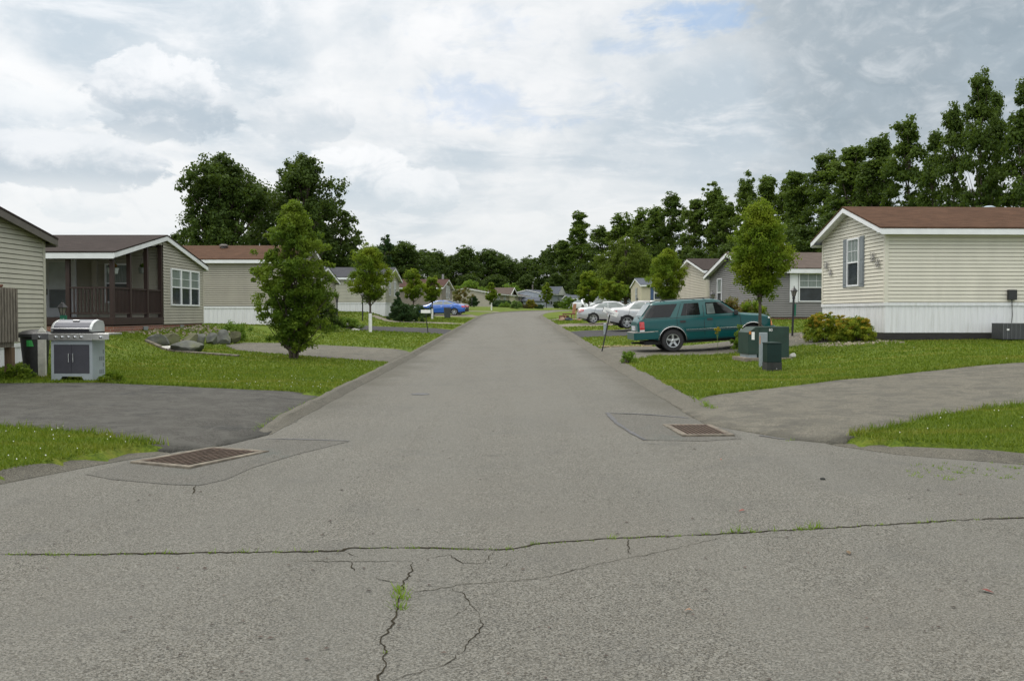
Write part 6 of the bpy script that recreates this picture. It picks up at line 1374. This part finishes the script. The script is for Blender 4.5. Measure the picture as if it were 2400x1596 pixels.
# --- grill
def grill():
    Y = 18.35; xl, xr = at(113, 890, Y).x, at(232, 890, Y).x; w = 1.0; x = (xl+xr)/2-.04; z = G(x, Y, True)+.012; t = thing('gas_grill', (x, Y+.3, z), R_(-4), 'grey and stainless gas grill standing on the left driveway edge', 'grill'); hw = .42; d = .25
    cab = mat('grill_cabinet', (.30, .335, .355), .45, .05, 4); dk = mat('grill_door', (.050, .050, .062), .4, .08, 4)
    b = MB(); b.bx(-hw, -hw+.06, -d, d, .0, .78); b.bx(hw-.06, hw, -d, d, .0, .78); b.bx(-hw+.06, hw-.06, -d, -d+.04, .70, .78); b.bx(-hw+.06, hw-.06, d-.04, d, .05, .78); b.bx(-hw+.06, hw-.06, -d+.001, d-.04, .075, .135)
    for s in (-1, 1): b.add([(s*(hw-.06), -d, .075), (s*(hw-.06), -d, .0), (s*(hw-.18), -d, .0), (s*(hw-.22), -d, .075), (s*(hw-.06), -d+.04, .075), (s*(hw-.06), -d+.04, .0), (s*(hw-.18), -d+.04, .0), (s*(hw-.22), -d+.04, .075)], [(0, 1, 2, 3), (4, 5, 6, 7), (0, 1, 5, 4), (1, 2, 6, 5), (2, 3, 7, 6), (3, 0, 4, 7)])
    b.build('cabinet', cab, t, bevel=.004)
    for s in (-1, 1):
        b = MB(); b.bx(s*.003, s*(hw-.064), -d-.004, -d+.03, .14, .695); dd = b.build('door', dk, t)
        b = MB(); b.tube([(s*.045, -d-.035, .36), (s*.045, -d-.035, .53)], .009, 8); b.tube([(s*.045, -d-.035, .37), (s*.045, -d, .37)], .006, 6); b.tube([(s*.045, -d-.035, .52), (s*.045, -d, .52)], .006, 6); b.build('handle', M_chrome, dd)
    b = MB()
    for r_ in range(4):
        for k in range(4):
            for c in range(3): b.bx(hw, hw+.003, -.02+c*.07+.04, .02+c*.07+.04, .12+r_*.13+k*.022, .129+r_*.13+k*.022) if r_ in (0, 2) or c == 2 else None
    b.build('side_vent', M_black, t)
    b = MB(); b.bx(-hw-.02, hw+.02, -d-.05, -d+.0, .785, .92); b.build('control_panel', M_steel, t, bevel=.006)
    b = MB(); b.bx(hw+.022, hw+.36, -d-.05, -d-.02, .80, .92); b.bx(hw+.022, hw+.36, -d-.02, d, .89, .925); b.build('side_shelf', M_steel, t, bevel=.006)
    b = MB(); b.bx(-hw-.36, -hw-.022, -d-.05, -d-.02, .80, .92); b.bx(-hw-.36, -hw-.022, -d-.02, d, .89, .925); b.build('side_shelf', mat('dull_steel', (.16, .16, .165), .4, .1, 5, metal=.6), t, bevel=.006)
    for xk in (-.29, -.16, -.03, .10, .23, -hw-.2, hw+.2):
        b = MB(); b.lathe([(.026, 0), (.024, -.03), (.016, -.034)], 14, (xk, -d-.051, .85), 'Y'); b.build('knob', M_chrome, t, smooth=True, ang=40)
    b = MB(); b.bx(-hw+.0, hw-.0, -d-.0, d, .92, .955); b.build('firebox', M_black, t)
    # lid: half-barrel between cast ends
    def prof(s): return [(-d+.0, .955), (-d-.01, 1.0), (-d+.02, 1.06), (-d+.09, 1.13), (-d+.20, 1.175), (0.04, 1.19), (d-.04, 1.16), (d, 1.08), (d, .955)]
    P = prof(0); b = MB(); n = len(P)
    for (a, c) in zip(P, P[1:]): b.quad((-hw+.05, a[0], a[1]), (hw-.05, a[0], a[1]), (hw-.05, c[0], c[1]), (-hw+.05, c[0], c[1]))
    lid = b.build('lid', mat('lid_charcoal', (.085, .088, .105), .25, .1, 4, metal=.6, coat=.4), t, smooth=True, ang=50)
    for s in (-1, 1):
        b = MB(); Q = [(p[0]*1.03, p[1]+.008) for p in P]; x0, x1 = s*(hw-.055), s*(hw+.0); m = len(Q)
        b.add([(x0, q[0], q[1]) for q in Q]+[(x1, q[0]*.97, q[1]-.012) for q in Q], [tuple(range(m)), tuple(range(2*m-1, m-1, -1))]+[(i, (i+1) % m, m+(i+1) % m, m+i) for i in range(m)]); b.build('lid_end', mat('cast_silver', (.46, .48, .48), .35, .08, 5, metal=.5), lid, bevel=.008)
    b = MB(); b.tube([(-hw+.04, -d-.035, 1.015), (hw-.04, -d-.035, 1.015)], .012, 8); b.build('lid_handle', M_chrome, lid)
    b = MB(); b.box((.02, -d+.16, 1.17), (.13, .03, .025), M=Matrix.Rotation(.4, 3, 'X')); b.build('thermometer_handle', M_chrome, lid)
grill()
# bins behind the grill, white picket post
x, y, z = ground_at(82, 19.9); t = thing('trash_can', (x, y, z), 0, 'black lidded trash can with green label behind the grill', 'trash can')
b = MB(); b.lathe([(.22, .0), (.29, .78), (.28, .78), (.22, .05)], 22); b.build('body', M_black, t, smooth=True, ang=40)
b = MB(); b.lathe([(.31, .78), (.33, .80), (.33, .86), (.24, .92), (.08, .95)], 22); b.build('lid', M_black, t, smooth=True, ang=40)
b = MB(); b.add([(.20*math.cos(a), .293*math.sin(a)-.0, h) for a in (-1.75, -1.5, -1.25, -1.0) for h in (.60, .73)], [(0, 2, 3, 1), (2, 4, 5, 3), (4, 6, 7, 5)]); b.build('label', mat('bin_label', (.03, .28, .06), .5), t)
x, y, z = ground_at(98, 19.3); t = thing('picket_post', (x, y, z), 0, 'white pointed picket post between the grill and the trash can', 'fence post'); b = MB(); b.bx(-.075, .075, -.03, .03, -.05, .93); b.add([(-.075, -.03, .93), (.075, -.03, .93), (.075, .03, .93), (-.075, .03, .93), (0, 0, 1.03)], [(0, 1, 4), (1, 2, 4), (2, 3, 4), (3, 0, 4)]); b.bx(-.09, .09, -.04, .04, .86, .89); b.build('board', mat('old_white_paint', (.50, .49, .44), .7, .2, 6), t)
x, y, z = -15.9, 30.4, 1.52; t = thing('potted_plant', (x, y, z), 0, 'leafy potted plant at the left end of the porch', 'potted plant'); b = MB(); b.lathe([(.1, 0), (.16, .3), (.15, .31)], 12); b.build('pot', M_black, t); leaves('leaves', t, [(0, 0, .5), (.1, 0, .62), (-.1, .05, .45)], .14, 90, .08, L_bright)
# air conditioner
def ac():
    Y = 27.4; x = (at(2337, 790, Y).x+at(2396, 790, Y).x)/2; z = G(x, Y)+.02; t = thing('air_conditioner', (x, Y, z), R_(2), 'dark grilled air conditioner unit at the foot of the cream home', 'air conditioner'); w = .37; h = .47
    b = MB(); b.bx(-w, w, -.3, .3, .02, h); b.build('case', mat('ac_dark', (.02, .021, .024), .5, .1, 5), t)
    b = MB()
    for i in range(15): z_ = .05+(h-.07)*i/14; b.bx(-w-.006, w+.006, -.31, -.302, z_-.004, z_+.004); b.bx(-w-.01, -w-.002, -.3, .3, z_-.004, z_+.004)
    for i in range(7): x_ = -w+2*w*i/6; b.bx(x_-.005, x_+.005, -.318, -.311, .03, h)
    b.bx(-w-.01, w+.01, -.32, .31, h, h+.02); b.build('grille', mat('ac_wire', (.14, .145, .15), .5, .1, 5), t)
    b = MB(); b.bx(-w+.10, -w+.17, -.324, -.319, .28, .33); b.build('badge', M_whitepaint, t)
ac()
# rubbish pile with broken chair on the kerb
def pile():
    Y = 72.; x0 = at(1330, 760, Y).x; z = Gd(x0, Y); wood = mat('chair_wood', (.34, .17, .10), .7, .2, 6); red = mat('red_cushion', (.14, .035, .03), .8, .2, 6)
    t = thing('broken_chair', (x0+.05, Y, z), R_(20), 'broken wooden chair with tall back standing on the kerbside rubbish', 'chair')
    b = MB(); b.add([(.25, -.2, .5), (.5, -.2, .5), (.62, -.2, 1.28), (.38, -.2, 1.28), (.25, -.15, .5), (.5, -.15, .5), (.62, -.15, 1.28), (.38, -.15, 1.28)], [(0, 1, 2, 3), (4, 5, 6, 7), (0, 1, 5, 4), (1, 2, 6, 5), (2, 3, 7, 6), (3, 0, 4, 7)]); b.build('backrest', wood, t)
    b = MB(); b.bx(-.35, .5, -.3, .3, .46, .54); b.build('seat', red, t)
    for a, c in ((-.3, -.25), (.4, -.25), (-.3, .25), (.4, .25)): b = MB(); b.beam((a, c, 0), (a, c, .46), .05, .05); b.build('leg', wood, t)
    for i, (dx, dy, s, m, nm, lab) in enumerate(((.05, -.4, (.75, .5, .42), mat('bag_navy', (.022, .028, .045), .35, .3, 5, bump=.6), 'rubbish_bag', 'dark blue rubbish bag in front of the broken chair'), (-.45, -.3, (.55, .45, .34), mat('bag_tan', (.36, .25, .18), .8, .3, 5), 'rubbish_bag', 'tan sack at the left end of the kerbside rubbish'), (.85, -.2, (.6, .4, .24), mat('bag_brown', (.26, .15, .09), .8, .3, 5), 'rubbish_bag', 'brown sack right of the dark blue bag'))):
        rock(nm, lab, (x0+dx, Y+dy, z), s, 40+i, m, cat='rubbish bag', group='kerbside rubbish')
    b = MB(); b.bx(-.42, .42, -.25, .25, 0, .12); b.bx(-.38, .4, -.22, .24, .13, .26); b.bx(-.4, .36, -.24, .2, .27, .38); o = b.build('cushion_stack', red, bevel=.03); o.location = (x0-.25, Y+.1, z); tag(o, 'stack of dark red cushions under the broken chair', 'cushions', 'kerbside rubbish')
    b = MB(); b.lathe([(.11, 0), (.12, .16), (.1, .2)], 12); o = b.build('plastic_tub', M_whitepaint); o.location = (x0+1.4, Y-.25, z); tag(o, 'small white tub at the right end of the kerbside rubbish', 'tub', 'kerbside rubbish')
pile()
# dark railing and white deck beyond the silver cars
t = thing('garden_railing', (8.3, 72, Gd(8.3, 72)), R_(18), 'dark brown slatted railing behind the silver cars', 'railing'); b = MB()
for i in range(26): b.bx(i*.16, i*.16+.05, 0, .03, .1, 1.0)
b.build('slats', M_redwood, t); b = MB(); b.bx(-.05, 4.2, -.03, .05, 1.0, 1.08); b.bx(-.05, 4.2, -.02, .04, .15, .22); b.build('rail', M_redwood, t)
for i in range(3): b = MB(); b.bx(i*2.05-.05, i*2.05+.05, -.04, .06, -.1, 1.25); b.build('post', M_redwood, t)
t = thing('white_deck', (10.2, 135, Gd(10.2, 135)), R_(5), 'white railed deck beyond the bend behind the arched silver sedan', 'deck'); b = MB(); b.bx(0, 5, 0, 2, .5, .62); b.build('floor', M_white, t); b = MB()
for i in range(26): b.bx(i*.2, i*.2+.05, -.03, 0, .62, 1.5)
b.bx(0, 5.05, -.05, .02, 1.5, 1.58); b.build('railing', M_white, t)
for i in range(4): b = MB(); b.bx(i*1.6, i*1.6+.1, 0, .1, -.1, .5); b.build('leg', M_white, t)
